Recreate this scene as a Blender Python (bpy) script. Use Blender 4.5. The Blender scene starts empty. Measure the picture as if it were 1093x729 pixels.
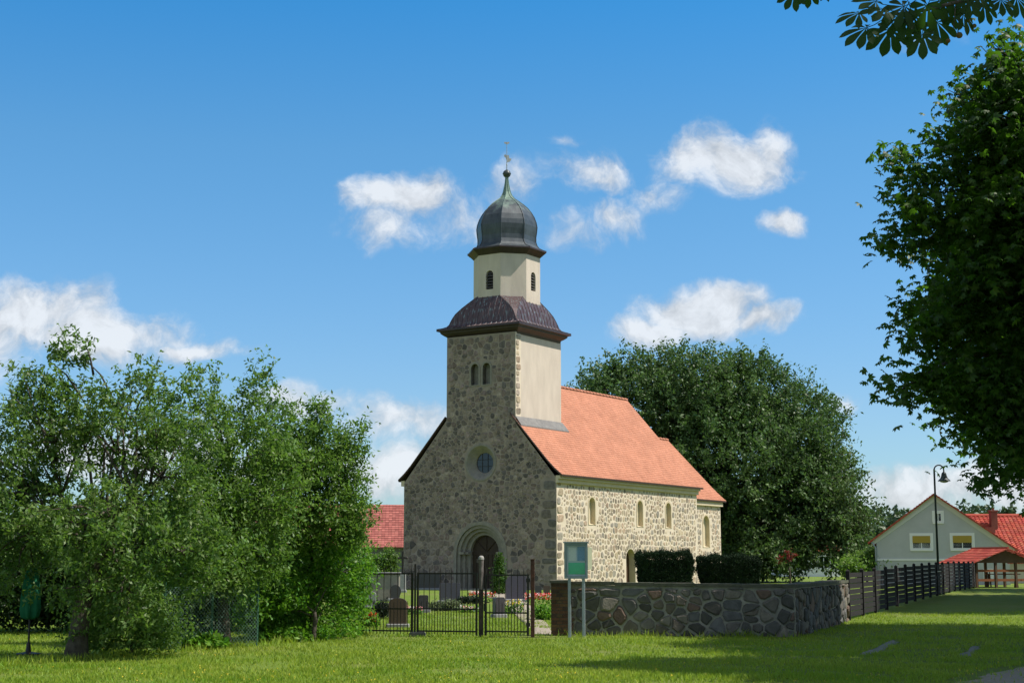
import bpy, math, random
import numpy as np
from mathutils import Vector, Matrix, noise
from mathutils.geometry import tessellate_polygon
R=math.radians
random.seed(7); rng=np.random.default_rng(11)
sc=bpy.context.scene; COL=sc.collection
# ------------------------------------------------------------------ camera, sky, sun, exposure
F=1600.; PITCH=math.atan((601-364.5)/F)
cd=bpy.data.cameras.new('camera'); cam=bpy.data.objects.new('camera',cd); COL.objects.link(cam)
cam.location=(0,0,1.6); cam.rotation_euler=(R(90)+PITCH,0,0)
cd.sensor_width=36; cd.lens=F/1093*36; cd.clip_end=6000; cd.clip_start=.1
sc.camera=cam
SUN_EL,SUN_HEAD=56,96
sl=bpy.data.lights.new('sun','SUN'); so=bpy.data.objects.new('sun',sl); COL.objects.link(so)
sl.energy=4.9; sl.angle=R(.53); sl.color=(1,.94,.86)
hd=R(SUN_HEAD); el=R(SUN_EL)
sv=Vector((math.sin(hd)*math.cos(el),math.cos(hd)*math.cos(el),math.sin(el)))
so.rotation_euler=sv.to_track_quat('Z','Y').to_euler(); so.location=(40,-10,60)
sc.view_settings.view_transform='Standard'; sc.view_settings.look='None'
sc.view_settings.exposure=0.3; sc.view_settings.gamma=1
SKY=.12
def build_world():
    w=bpy.data.worlds.new('World'); sc.world=w; w.use_nodes=True
    nt=w.node_tree; N=nt.nodes; L=nt.links; N.clear()
    def nd(t,**k):
        n=N.new(t)
        for a,b in k.items(): setattr(n,a,b)
        return n
    def math_(op,a,b=None,clamp=False):
        n=nd('ShaderNodeMath',operation=op,use_clamp=clamp)
        for i,v in enumerate((a,b)):
            if v is None: continue
            if isinstance(v,(int,float)): n.inputs[i].default_value=v
            else: L.new(v,n.inputs[i])
        return n.outputs[0]
    sky=nd('ShaderNodeTexSky',sky_type='NISHITA',sun_disc=False,sun_elevation=el,sun_rotation=hd,altitude=50,air_density=1.0,dust_density=.55,ozone_density=2.2)
    tc=nd('ShaderNodeTexCoord')
    sep=nd('ShaderNodeSeparateXYZ'); L.new(tc.outputs['Generated'],sep.inputs[0])
    y=math_('MAXIMUM',sep.outputs[1],.02)
    cx=math_('DIVIDE',sep.outputs[0],y); cz=math_('DIVIDE',sep.outputs[2],y)
    cmb=nd('ShaderNodeCombineXYZ'); L.new(cx,cmb.inputs[0]); L.new(cz,cmb.inputs[1])
    P=cmb.outputs[0]
    # gentle warp so that the cloud outlines are uneven
    wn=nd('ShaderNodeTexNoise'); wn.inputs['Scale'].default_value=14; wn.inputs['Detail'].default_value=5
    L.new(P,wn.inputs['Vector'])
    sub=nd('ShaderNodeVectorMath',operation='SUBTRACT'); L.new(wn.outputs['Color'],sub.inputs[0]); sub.inputs[1].default_value=(.5,.5,.5)
    scl=nd('ShaderNodeVectorMath',operation='SCALE'); L.new(sub.outputs[0],scl.inputs[0]); scl.inputs['Scale'].default_value=.055
    ad=nd('ShaderNodeVectorMath',operation='ADD'); L.new(P,ad.inputs[0]); L.new(scl.outputs[0],ad.inputs[1])
    PW=ad.outputs[0]
    cp,sp=math.cos(PITCH),math.sin(PITCH)
    def tang(px,py):
        u=(px-546.5)/F; v=-(py-364.5)/F; r=(u,cp-v*sp,sp+v*cp)
        return r[0]/r[1],r[2]/r[1]
    blobs=[(428,203,55,26,1),(410,235,40,28,.62),(478,222,42,30,.6),(545,202,38,26,.42),(632,192,50,22,.7),(612,246,36,20,.55),(655,230,45,20,.6),(700,203,34,22,.5),
      (768,165,62,32,1.05),(812,152,26,34,.7),(720,160,34,20,.4),(828,233,33,15,.85),(745,326,55,25,1.25),(790,342,62,16,.85),(700,347,42,18,.95),
      (20,330,90,36,1.05),(95,355,110,30,.95),(200,367,75,15,.7),(-60,345,120,50,1),(330,440,110,22,.6),(420,455,75,24,.75),(440,500,80,26,.8),(340,500,140,24,.7),
      (898,431,30,13,.62),(905,505,30,14,.5),(965,524,70,19,.85),(1060,528,90,26,.8),(985,50,45,16,.3),(600,158,22,9,.3),(150,480,190,35,.7)]
    tot=None
    for (px,py,rx,ry,s) in blobs:
        a=nd('ShaderNodeVectorMath',operation='SUBTRACT'); L.new(PW,a.inputs[0]); tx,ty=tang(px,py); a.inputs[1].default_value=(tx,ty,0)
        b=nd('ShaderNodeVectorMath',operation='MULTIPLY'); L.new(a.outputs[0],b.inputs[0]); b.inputs[1].default_value=(F/rx/1.34,F/ry/1.34,0)
        c=nd('ShaderNodeVectorMath',operation='LENGTH'); L.new(b.outputs[0],c.inputs[0])
        d=math_('MULTIPLY',math_('SUBTRACT',1.15,c.outputs['Value'],True),s)
        tot=d if tot is None else math_('MAXIMUM',tot,d)
    fn=nd('ShaderNodeTexNoise'); fn.inputs['Scale'].default_value=30; fn.inputs['Detail'].default_value=9; fn.inputs['Roughness'].default_value=.64
    L.new(PW,fn.inputs['Vector'])
    den=math_('ADD',tot,math_('MULTIPLY',math_('SUBTRACT',fn.outputs[0],.5),1.6))
    gate=math_('MULTIPLY',tot,3.2,True)
    mr=nd('ShaderNodeMapRange',interpolation_type='SMOOTHSTEP'); L.new(den,mr.inputs[0]); mr.inputs[1].default_value=.10; mr.inputs[2].default_value=.85
    mr.inputs[4].default_value=.90
    front=math_('MULTIPLY',math_('GREATER_THAN',sep.outputs[1],.05),gate)
    alpha=math_('MULTIPLY',mr.outputs[0],front)
    alpha=math_('MULTIPLY',alpha,math_('GREATER_THAN',sep.outputs[2],0.0))
    # denser parts brighter; offset noise paints lit and shaded relief into the clouds
    cr=nd('ShaderNodeMapRange'); L.new(den,cr.inputs[0]); cr.inputs[1].default_value=.2; cr.inputs[2].default_value=.95
    cr.inputs[3].default_value=4.6; cr.inputs[4].default_value=5.9
    fo=nd('ShaderNodeVectorMath',operation='ADD'); L.new(PW,fo.inputs[0]); fo.inputs[1].default_value=(.005,.009,0)
    f2=nd('ShaderNodeTexNoise'); f2.inputs['Scale'].default_value=30; f2.inputs['Detail'].default_value=6; f2.inputs['Roughness'].default_value=.6; L.new(fo.outputs[0],f2.inputs['Vector'])
    rel=math_('MULTIPLY',math_('SUBTRACT',fn.outputs[0],f2.outputs[0]),6.5)
    class _o: pass
    cr_=cr; cr=_o(); cr.outputs=[math_('MINIMUM',math_('ADD',cr_.outputs[0],rel),6.3)]
    cc=nd('ShaderNodeCombineXYZ'); L.new(math_('MULTIPLY',cr.outputs[0],.93),cc.inputs[0]); L.new(math_('MULTIPLY',cr.outputs[0],.97),cc.inputs[1]); L.new(math_('MULTIPLY',cr.outputs[0],1.02),cc.inputs[2])
    tint=nd('ShaderNodeVectorMath',operation='MULTIPLY'); L.new(sky.outputs[0],tint.inputs[0])
    rmp=nd('ShaderNodeValToRGB'); e=rmp.color_ramp.elements; e[0].position=.10; e[0].color=(.59,.79,.97,1); e[1].position=.38; e[1].color=(.185,.83,1.18,1)
    x0_=e.new(.27); x0_.color=(.44,.86,1.05,1)
    x_=e.new(.62); x_.color=(.80,.88,.92,1); L.new(sep.outputs[2],rmp.inputs[0]); L.new(rmp.outputs[0],tint.inputs[1])
    mx=nd('ShaderNodeMix',data_type='RGBA'); L.new(alpha,mx.inputs[0]); L.new(tint.outputs[0],mx.inputs[6]); L.new(cc.outputs[0],mx.inputs[7])
    # unseen cumulus behind the viewer and overhead, added to warm the shadows
    bn=nd('ShaderNodeTexNoise'); bn.inputs['Scale'].default_value=2.6; bn.inputs['Detail'].default_value=7; L.new(tc.outputs['Generated'],bn.inputs['Vector'])
    bm=nd('ShaderNodeMapRange',interpolation_type='SMOOTHSTEP'); L.new(bn.outputs[0],bm.inputs[0]); bm.inputs[1].default_value=.44; bm.inputs[2].default_value=.62; bm.inputs[4].default_value=.85
    am=nd('ShaderNodeMapRange',interpolation_type='SMOOTHSTEP'); L.new(math_('SUBTRACT',sep.outputs[1],math_('MULTIPLY',sep.outputs[2],.9)),am.inputs[0]); am.inputs[1].default_value=.45; am.inputs[2].default_value=-.05; am.inputs[3].default_value=0; am.inputs[4].default_value=1
    ba=math_('MULTIPLY',math_('MULTIPLY',bm.outputs[0],am.outputs[0]),math_('GREATER_THAN',sep.outputs[2],0.0))
    m2=nd('ShaderNodeMix',data_type='RGBA'); L.new(ba,m2.inputs[0]); L.new(mx.outputs[2],m2.inputs[6]); m2.inputs[7].default_value=(5.4,5.35,5.2,1); mx=m2
    bg=nd('ShaderNodeBackground'); bg.inputs[1].default_value=SKY; L.new(mx.outputs[2],bg.inputs[0])
    out=nd('ShaderNodeOutputWorld'); L.new(bg.outputs[0],out.inputs[0])
build_world()
# ------------------------------------------------------------------ helpers
CP,SP=math.cos(PITCH),math.sin(PITCH)
def gz(x,y):
    t=min(max((y-36)/36,0),1); z=.3*t*t*(3-2*t)
    if y<140: z+=.035*noise.noise(Vector((x*.16,y*.16,0)))+.012*noise.noise(Vector((x*.7,y*.7,3)))
    return z
def at(px,py,Y):            # the point at depth Y seen at that place of the photograph
    u=(px-546.5)/F; v=-(py-364.5)/F; s=Y/(CP-v*SP); return Vector((u*s,Y,1.6+(SP+v*CP)*s))
def gp(px,py):              # the ground point seen there
    u=(px-546.5)/F; v=-(py-364.5)/F; r=(u,CP-v*SP,SP+v*CP); z=0
    for i in range(60):
        s=(1.6-z)/(-r[2]); t=min(max((s*r[1]-36)/36,0),1); z=.5*z+.5*.3*t*t*(3-2*t)
    p=Vector((r[0]*s,r[1]*s,0)); p.z=gz(p.x,p.y); return p
class MB:
    def __init__(s): s.v=[];s.f=[];s.m=[];s.c=[];s.M=Matrix()
    def add(s,vs,fs,mi=0,col=None):
        b=len(s.v); s.v+=[tuple(s.M@Vector(v)) for v in vs]
        for f in fs: s.f.append([i+b for i in f]); s.m.append(mi); s.c.append(col or (1,1,1))
        return s
    def box(s,x0,x1,y0,y1,z0,z1,mi=0,col=None):
        vs=[(x,y,z) for z in (z0,z1) for y in (y0,y1) for x in (x0,x1)]
        return s.add(vs,[(0,2,3,1),(4,5,7,6),(0,1,5,4),(2,6,7,3),(0,4,6,2),(1,3,7,5)],mi,col)
    def cbox(s,x0,x1,y0,y1,z0,z1,b=.01,mi=0,col=None):   # box with chamfered vertical and top edges
        p=[(x0+b,y0),(x1-b,y0),(x1,y0+b),(x1,y1-b),(x1-b,y1),(x0+b,y1),(x0,y1-b),(x0,y0+b)]
        cx,cy=(x0+x1)/2,(y0+y1)/2
        q=[(cx+(x-cx)*(1-2*b/max(x1-x0,.01)),cy+(y-cy)*(1-2*b/max(y1-y0,.01))) for x,y in p]
        vs=[(x,y,z0) for x,y in p]+[(x,y,z1-b) for x,y in p]+[(x,y,z1) for x,y in q]
        fs=[tuple(range(7,-1,-1)),tuple(range(16,24))]
        for r in (0,8):
            for i in range(8): fs.append((r+i,r+(i+1)%8,r+8+(i+1)%8,r+8+i))
        return s.add(vs,fs,mi,col)
    def tube(s,pts,rad,n=6,mi=0,col=None,caps=True):
        pts=[Vector(p) for p in pts]
        if not hasattr(rad,'__len__'): rad=[rad]*len(pts)
        vs=[];fs=[]; up=Vector((0,0,1)); a=None
        for i,p in enumerate(pts):
            d=(pts[min(i+1,len(pts)-1)]-pts[max(i-1,0)])
            d=d.normalized() if d.length>1e-9 else up
            if a is None:
                a=d.cross(up if abs(d.z)<.9 else Vector((1,0,0))).normalized()
            else: a=(a-d*a.dot(d)).normalized()
            b=d.cross(a)
            for k in range(n):
                t=2*math.pi*k/n; vs.append(p+(a*math.cos(t)+b*math.sin(t))*rad[i])
        for i in range(len(pts)-1):
            for k in range(n): fs.append((i*n+k,i*n+(k+1)%n,(i+1)*n+(k+1)%n,(i+1)*n+k))
        if caps: fs+= [tuple(range(n-1,-1,-1)),tuple(range((len(pts)-1)*n,len(pts)*n))]
        return s.add(vs,fs,mi,col)
    def lathe(s,prof,n=16,c=(0,0),mi=0,rot=0,col=None,caps=True):
        vs=[];fs=[]
        for (r,z) in prof:
            for k in range(n):
                t=2*math.pi*k/n+rot; vs.append((c[0]+r*math.cos(t),c[1]+r*math.sin(t),z))
        for i in range(len(prof)-1):
            for k in range(n): fs.append((i*n+k,i*n+(k+1)%n,(i+1)*n+(k+1)%n,(i+1)*n+k))
        if caps: fs+= [tuple(range(n-1,-1,-1)),tuple(range((len(prof)-1)*n,len(prof)*n))]
        return s.add(vs,fs,mi,col)
    def loft(s,rings,mi=0,col=None,caps=True,close=True):
        n=len(rings[0]);vs=[p for r in rings for p in r];fs=[]
        for i in range(len(rings)-1):
            for k in range(n if close else n-1): fs.append((i*n+k,i*n+(k+1)%n,(i+1)*n+(k+1)%n,(i+1)*n+k))
        if caps: fs+= [tuple(range(n-1,-1,-1)),tuple(range((len(rings)-1)*n,len(rings)*n))]
        return s.add(vs,fs,mi,col)
    def prism(s,poly,O,U,V,W,mi=0,col=None):    # polygon in the U,V plane, thickened along W
        O,U,V,W=map(Vector,(O,U,V,W)); a=[O+U*p[0]+V*p[1] for p in poly]; b=[p+W for p in a]; n=len(a)
        tri=tessellate_polygon([[Vector((p[0],p[1],0)) for p in poly]])
        fs=[tuple(t) for t in tri]+[tuple(i+n for i in reversed(t)) for t in tri]+[(i,(i+1)%n,(i+1)%n+n,i+n) for i in range(n)]
        return s.add(a+b,fs,mi,col)
def obj(name,mb,mats,parent=None,smooth=False,loc=None):
    me=bpy.data.meshes.new(name); me.from_pydata(mb.v,[],mb.f)
    for m in (mats if isinstance(mats,(list,tuple)) else [mats]): me.materials.append(m)
    me.polygons.foreach_set('material_index',mb.m)
    a=me.attributes.new('Col','FLOAT_COLOR','FACE'); a.data.foreach_set('color',np.array([(c[0],c[1],c[2],1) for c in mb.c],dtype=np.float32).ravel())
    if smooth: me.polygons.foreach_set('use_smooth',[True]*len(me.polygons))
    me.update()
    o=bpy.data.objects.new(name,me); COL.objects.link(o)
    if parent: o.parent=parent
    if loc is not None: o.location=loc
    return o
def npobj(name,V,Fq,mats,parent=None,mi=None,smooth=False,k=None):      # V (n,3), Fq (m,k)
    me=bpy.data.meshes.new(name); k=Fq.shape[1]; me.vertices.add(len(V)); me.vertices.foreach_set('co',V.astype(np.float32).ravel())
    me.loops.add(Fq.size); me.loops.foreach_set('vertex_index',Fq.astype(np.int32).ravel())
    me.polygons.add(len(Fq)); me.polygons.foreach_set('loop_start',np.arange(0,Fq.size,k,dtype=np.int32)); me.polygons.foreach_set('loop_total',np.full(len(Fq),k,dtype=np.int32))
    for m in (mats if isinstance(mats,(list,tuple)) else [mats]): me.materials.append(m)
    if mi is not None: me.polygons.foreach_set('material_index',mi)
    me.update(calc_edges=True); me.validate()
    o=bpy.data.objects.new(name,me); COL.objects.link(o)
    if parent: o.parent=parent
    return o
def tag(o,label=None,cat=None,group=None,kind=None):
    if label:o['label']=label
    if cat:o['category']=cat
    if group:o['group']=group
    if kind:o['kind']=kind
    return o
def thing(name,loc,label,cat,rotz=0,group=None):
    o=bpy.data.objects.new(name,None); COL.objects.link(o); o.location=loc; o.rotation_euler=(0,0,rotz); o.empty_display_size=.2
    return tag(o,label,cat,group)
# ------------------------------------------------------------------ materials
MATS={}
def mat(name,col,rough=.8,col2=None,ns=3.,bump=0,bs=20.,spec=.3,attr=False,metal=0,isl=0,trans=0,trcol=None,detail=6,stretch=(1,1,1),contrast=(.35,.65),extra=None,bdist=.02):
    if name in MATS: return MATS[name]
    m=bpy.data.materials.new(name); m.use_nodes=True; nt=m.node_tree;N=nt.nodes;L=nt.links
    p=N['Principled BSDF']; p.inputs['Roughness'].default_value=rough; p.inputs['Specular IOR Level'].default_value=spec; p.inputs['Metallic'].default_value=metal
    p.inputs['Base Color'].default_value=(*col,1)
    tc=N.new('ShaderNodeTexCoord'); mp=N.new('ShaderNodeMapping'); L.new(tc.outputs['Object'],mp.inputs[0]); mp.inputs['Scale'].default_value=stretch
    cur=None
    if col2:
        n=N.new('ShaderNodeTexNoise'); n.inputs['Scale'].default_value=ns; n.inputs['Detail'].default_value=detail; n.inputs['Roughness'].default_value=.62; L.new(mp.outputs[0],n.inputs['Vector'])
        mr=N.new('ShaderNodeMapRange'); L.new(n.outputs[0],mr.inputs[0]); mr.inputs[1].default_value=contrast[0]; mr.inputs[2].default_value=contrast[1]
        mx=N.new('ShaderNodeMix'); mx.data_type='RGBA'; L.new(mr.outputs[0],mx.inputs[0]); mx.inputs[6].default_value=(*col,1); mx.inputs[7].default_value=(*col2,1); cur=mx.outputs[2]
    if attr:
        a=N.new('ShaderNodeAttribute'); a.attribute_name='Col'
        if cur is None: cur=a.outputs['Color']
        else:
            mm=N.new('ShaderNodeMix'); mm.data_type='RGBA'; mm.blend_type='MULTIPLY'; mm.inputs[0].default_value=1; L.new(cur,mm.inputs[6]); L.new(a.outputs['Color'],mm.inputs[7]); cur=mm.outputs[2]
    if isl:
        g=N.new('ShaderNodeNewGeometry'); hs=N.new('ShaderNodeHueSaturation')
        mr=N.new('ShaderNodeMapRange'); L.new(g.outputs['Random Per Island'],mr.inputs[0]); mr.inputs[3].default_value=1-isl; mr.inputs[4].default_value=1+isl
        mh=N.new('ShaderNodeMapRange'); ml=N.new('ShaderNodeMath'); ml.operation='FRACT'; mq=N.new('ShaderNodeMath'); mq.operation='MULTIPLY'; mq.inputs[1].default_value=17.3
        L.new(g.outputs['Random Per Island'],mq.inputs[0]); L.new(mq.outputs[0],ml.inputs[0]); L.new(ml.outputs[0],mh.inputs[0]); mh.inputs[3].default_value=.475; mh.inputs[4].default_value=.52
        L.new(mr.outputs[0],hs.inputs['Value']); L.new(mh.outputs[0],hs.inputs['Hue'])
        if cur is None: hs.inputs['Color'].default_value=(*col,1)
        else: L.new(cur,hs.inputs['Color'])
        cur=hs.outputs[0]
    if extra: cur=extra(nt,cur,mp)
    if cur is not None: L.new(cur,p.inputs['Base Color'])
    if bump:
        n=N.new('ShaderNodeTexNoise'); n.inputs['Scale'].default_value=bs; n.inputs['Detail'].default_value=6; L.new(mp.outputs[0],n.inputs['Vector'])
        b=N.new('ShaderNodeBump'); b.inputs['Strength'].default_value=bump; b.inputs['Distance'].default_value=bdist; L.new(n.outputs[0],b.inputs['Height']); L.new(b.outputs[0],p.inputs['Normal'])
    if trans:
        t=N.new('ShaderNodeBsdfTranslucent'); t.inputs[0].default_value=(*(trcol or col),1)
        ms=N.new('ShaderNodeMixShader'); ms.inputs[0].default_value=trans; L.new(p.outputs[0],ms.inputs[1]); L.new(t.outputs[0],ms.inputs[2])
        L.new(ms.outputs[0],N['Material Output'].inputs[0])
    MATS[name]=m; return m
def leafmat(name,c1,c2,tr,ns=.9,trans=.3,isl=.45,rough=.5):
    return mat(name,c1,rough,c2,ns=ns,spec=.3,isl=isl,trans=trans,trcol=tr,detail=3)
M_fruit=leafmat('fruit_leaf',(.050,.112,.022),(.135,.205,.055),(.19,.36,.04),trans=.34)
M_fruit2=leafmat('fruit_leaf_light',(.060,.132,.024),(.15,.24,.055),(.21,.40,.045),trans=.34)
M_bush=leafmat('bush_leaf',(.06,.16,.016),(.12,.26,.028),(.20,.45,.025),ns=1.5,trans=.36)
M_beech=leafmat('beech_leaf',(.045,.098,.026),(.095,.155,.05),(.13,.26,.05),ns=.25,trans=.25)
M_chest=leafmat('chestnut_leaf',(.022,.055,.008),(.060,.115,.016),(.11,.28,.014),ns=.7,trans=.32)
M_nearch=leafmat('near_chestnut_leaf',(.012,.032,.008),(.022,.048,.012),(.06,.18,.012),ns=2,trans=.35,isl=.2,rough=.7)
M_yew=leafmat('yew_needle',(.006,.016,.006),(.016,.032,.010),(.015,.035,.008),ns=3,trans=.1)
M_thuja=leafmat('thuja_leaf',(.035,.09,.012),(.07,.14,.02),(.08,.18,.02),ns=3,trans=.2)
M_wood=leafmat('woodland_leaf',(.045,.085,.035),(.08,.125,.05),(.09,.17,.04),ns=.05,trans=.15,isl=.2)
M_bark=mat('bark',(.05,.04,.03),.9,(.10,.085,.065),ns=8,bump=.8,bs=25)
M_grassb=leafmat('grass_blade',(.135,.250,.014),(.275,.345,.045),(.38,.52,.04),ns=.35,trans=.38,isl=.3,rough=.6)
M_plaster=mat('ochre_plaster',(.60,.515,.42),.9,(.46,.39,.315),ns=1.1,bump=.25,bs=30,contrast=(.38,.8),stretch=(1.6,1.6,.45))
M_niche=mat('niche_plaster',(.62,.53,.36),.9,(.54,.45,.31),ns=2,bump=.2,bs=30)
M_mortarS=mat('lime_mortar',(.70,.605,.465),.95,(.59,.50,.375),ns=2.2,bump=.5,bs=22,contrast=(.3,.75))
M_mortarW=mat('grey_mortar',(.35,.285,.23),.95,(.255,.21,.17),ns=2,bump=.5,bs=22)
M_stone=mat('fieldstone',(.62,.61,.60),.85,(1.08,1.07,1.04),ns=7,attr=True,bump=.5,bs=30)
M_trim=mat('portal_sandstone',(.29,.26,.21),.9,(.22,.20,.165),ns=4,bump=.4,bs=30)
M_tile=mat('clay_roof_tile',(.80,.80,.80),.75,(.98,.99,1.0),ns=.9,attr=True,spec=.2,bump=.2,bs=40)
M_glassd=mat('dark_glass',(.012,.014,.018),.12,spec=.6)
M_doorw=mat('door_wood',(.035,.022,.014),.6,(.055,.035,.02),ns=6,stretch=(8,8,.6),bump=.4)
M_iron=mat('black_iron',(.012,.013,.013),.5,(.03,.02,.015),ns=12,spec=.4)
M_rust=mat('rusty_post',(.085,.035,.022),.8,(.045,.024,.018),ns=10,bump=.3)
M_postw=mat('grey_cap',(.42,.40,.37),.8,(.3,.29,.27),ns=12)
M_white=mat('white_paint',(.8,.8,.78),.6)
M_galv=mat('galvanised_steel',(.36,.40,.42),.5,(.27,.31,.34),ns=6,metal=.2)
def seam_copper(nt,cur,mp):
    N=nt.nodes;L=nt.links
    n=N.new('ShaderNodeTexNoise'); n.inputs['Scale'].default_value=1.6; n.inputs['Detail'].default_value=5
    m2=N.new('ShaderNodeMapping'); m2.inputs['Scale'].default_value=(3,3,.35); L.new(mp.outputs[0],m2.inputs[0]); L.new(m2.outputs[0],n.inputs['Vector'])
    mr=N.new('ShaderNodeMapRange'); L.new(n.outputs[0],mr.inputs[0]); mr.inputs[1].default_value=.57; mr.inputs[2].default_value=.68
    mx=N.new('ShaderNodeMix'); mx.data_type='RGBA'; L.new(mr.outputs[0],mx.inputs[0]); L.new(cur,mx.inputs[6]); mx.inputs[7].default_value=(.20,.27,.27,1); return mx.outputs[2]
M_copper=mat('brown_copper',(.060,.036,.038),.42,(.105,.066,.066),ns=3,stretch=(2.5,2.5,.4),spec=.5,metal=.25,extra=seam_copper)
M_copperd=mat('dark_copper_edge',(.032,.022,.024),.5,(.05,.032,.034),ns=4,spec=.4)
def patina(nt,cur,mp):      # verdigris near the tip of the dome
    N=nt.nodes;L=nt.links; s=N.new('ShaderNodeSeparateXYZ'); L.new(mp.outputs[0],s.inputs[0])
    n=N.new('ShaderNodeTexNoise'); n.inputs['Scale'].default_value=2.2; n.inputs['Detail'].default_value=5; L.new(mp.outputs[0],n.inputs['Vector'])
    a=N.new('ShaderNodeMath'); a.operation='MULTIPLY_ADD'; L.new(n.outputs[0],a.inputs[0]); a.inputs[1].default_value=1.6; L.new(s.outputs[2],a.inputs[2])
    mr=N.new('ShaderNodeMapRange'); L.new(a.outputs[0],mr.inputs[0]); mr.inputs[1].default_value=12.7; mr.inputs[2].default_value=13.3
    mx=N.new('ShaderNodeMix'); mx.data_type='RGBA'; L.new(mr.outputs[0],mx.inputs[0]); L.new(cur,mx.inputs[6]); mx.inputs[7].default_value=(.17,.25,.19,1); return mx.outputs[2]
M_dome=mat('patinated_dome',(.036,.046,.052),.45,(.07,.083,.09),ns=2.2,spec=.5,metal=.2,stretch=(1.5,1.5,.6),extra=patina)
# ------------------------------------------------------------------ masonry of real stones
def voronoi_stones(u0,u1,z0,z1,sw,sh,jit,inside,seed,big=None,mix=.28):
    """rows of seeds -> clipped cells; inside(u,z) tells where stone may lie"""
    rd=random.Random(seed); seeds=[]; z=z0
    while z<z1:
        h=rd.uniform(*sh)*(big(0,z) if big else 1); u=u0-rd.random()*sw[1]
        while u<u1+.3:
            w=rd.uniform(*sw)*(big(u,z) if big else 1)
            if rd.random()<mix:
                w*=.7
                for q in (.27,.75): seeds.append((u+w/2+rd.uniform(-jit,jit)*w*.5,z+h*q+rd.uniform(-.1,.1)*h))
                u+=w; continue
            seeds.append((u+w/2+rd.uniform(-jit,jit)*w,z+h/2+rd.uniform(-jit,jit)*h)); u+=w
        z+=h
    cs=max(sw[1],sh[1])*1.6; grid={}
    for i,(a,b) in enumerate(seeds): grid.setdefault((int(a//cs),int(b//cs)),[]).append(i)
    out=[]
    for i,(a,b) in enumerate(seeds):
        if not inside(a,b): continue
        poly=[(a-cs,b-cs),(a+cs,b-cs),(a+cs,b+cs),(a-cs,b+cs)]
        gx,gy=int(a//cs),int(b//cs); nb=[j for dx in (-1,0,1) for dy in (-1,0,1) for j in grid.get((gx+dx,gy+dy),())if j!=i]
        nb.sort(key=lambda j:(seeds[j][0]-a)**2+(seeds[j][1]-b)**2)
        for j in nb[:16]:
            c,d=seeds[j]; mx,my=(a+c)/2,(b+d)/2; nx,ny=c-a,d-b; new=[]
            for k in range(len(poly)):
                p,q=poly[k],poly[(k+1)%len(poly)]
                sp_=(p[0]-mx)*nx+(p[1]-my)*ny; sq=(q[0]-mx)*nx+(q[1]-my)*ny
                if sp_<=0:new.append(p)
                if (sp_<0)!=(sq<0) and sp_!=sq:
                    t=sp_/(sp_-sq); new.append((p[0]+(q[0]-p[0])*t,p[1]+(q[1]-p[1])*t))
            poly=new
            if len(poly)<3: break
        if len(poly)>=3: out.append(poly)
    return out
def clip_rect(poly,u0,u1,z0,z1):
    for ax,lim,sg in ((0,u0,1),(0,u1,-1),(1,z0,1),(1,z1,-1)):
        new=[]
        for k in range(len(poly)):
            p,q=poly[k],poly[(k+1)%len(poly)]; a,b=(p[ax]-lim)*sg,(q[ax]-lim)*sg
            if a>=0:new.append(p)
            if (a<0)!=(b<0): t=a/(a-b); new.append((p[0]+(q[0]-p[0])*t,p[1]+(q[1]-p[1])*t))
        poly=new
        if len(poly)<3: return []
    return poly
def lay_stones(mb,polys,O,U,Nn,inside,gap,cols,mi=1,raise_=.03,seed=0,round_=1,Z=(0,0,1)):
    rd=random.Random(seed+5); O=Vector(O);U=Vector(U);Nn=Vector(Nn);Z=Vector(Z)
    for poly in polys:
        cx=sum(p[0] for p in poly)/len(poly); cz=sum(p[1] for p in poly)/len(poly)
        r=sum(math.hypot(p[0]-cx,p[1]-cz) for p in poly)/len(poly)
        if r<.035: continue
        g=gap*rd.uniform(.45,1.6); k=max(.45,1-g/r)
        P=[(cx+(p[0]-cx)*k,cz+(p[1]-cz)*k) for p in poly]
        for _ in range(round_):
            P=[q for i in range(len(P)) for q in ((P[i][0]*.83+P[(i+1)%len(P)][0]*.17,P[i][1]*.83+P[(i+1)%len(P)][1]*.17),(P[i][0]*.17+P[(i+1)%len(P)][0]*.83,P[i][1]*.17+P[(i+1)%len(P)][1]*.83))]
        if not all(inside(*p) for p in P):
            P=[(cx+(p[0]-cx)*.62,cz+(p[1]-cz)*.62) for p in P]
            if not all(inside(*p) for p in P): continue
        P=[(p[0]+rd.uniform(-.011,.011),p[1]+rd.uniform(-.011,.011)) for p in P]
        n=len(P); h=raise_*rd.uniform(.5,1.5); tx,tz=rd.uniform(-.1,.1),rd.uniform(-.1,.1)
        vs=[]
        for (s,d) in ((1,-.012),(.93,h*.65),(.72,h)):
            for p in P:
                a,b=(p[0]-cx)*s,(p[1]-cz)*s
                vs.append(O+U*(cx+a)+Z*(cz+b)+Nn*(d+(a*tx+b*tz if d>0 else 0)))
        fs=[(j*n+i,j*n+(i+1)%n,(j+1)*n+(i+1)%n,(j+1)*n+i) for j in (0,1) for i in range(n)]+[tuple(range(2*n,3*n))]
        c=rd.choice(cols); v=rd.uniform(.78,1.22); mb.add(vs,fs,mi,(c[0]*v,c[1]*v,c[2]*v))
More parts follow.
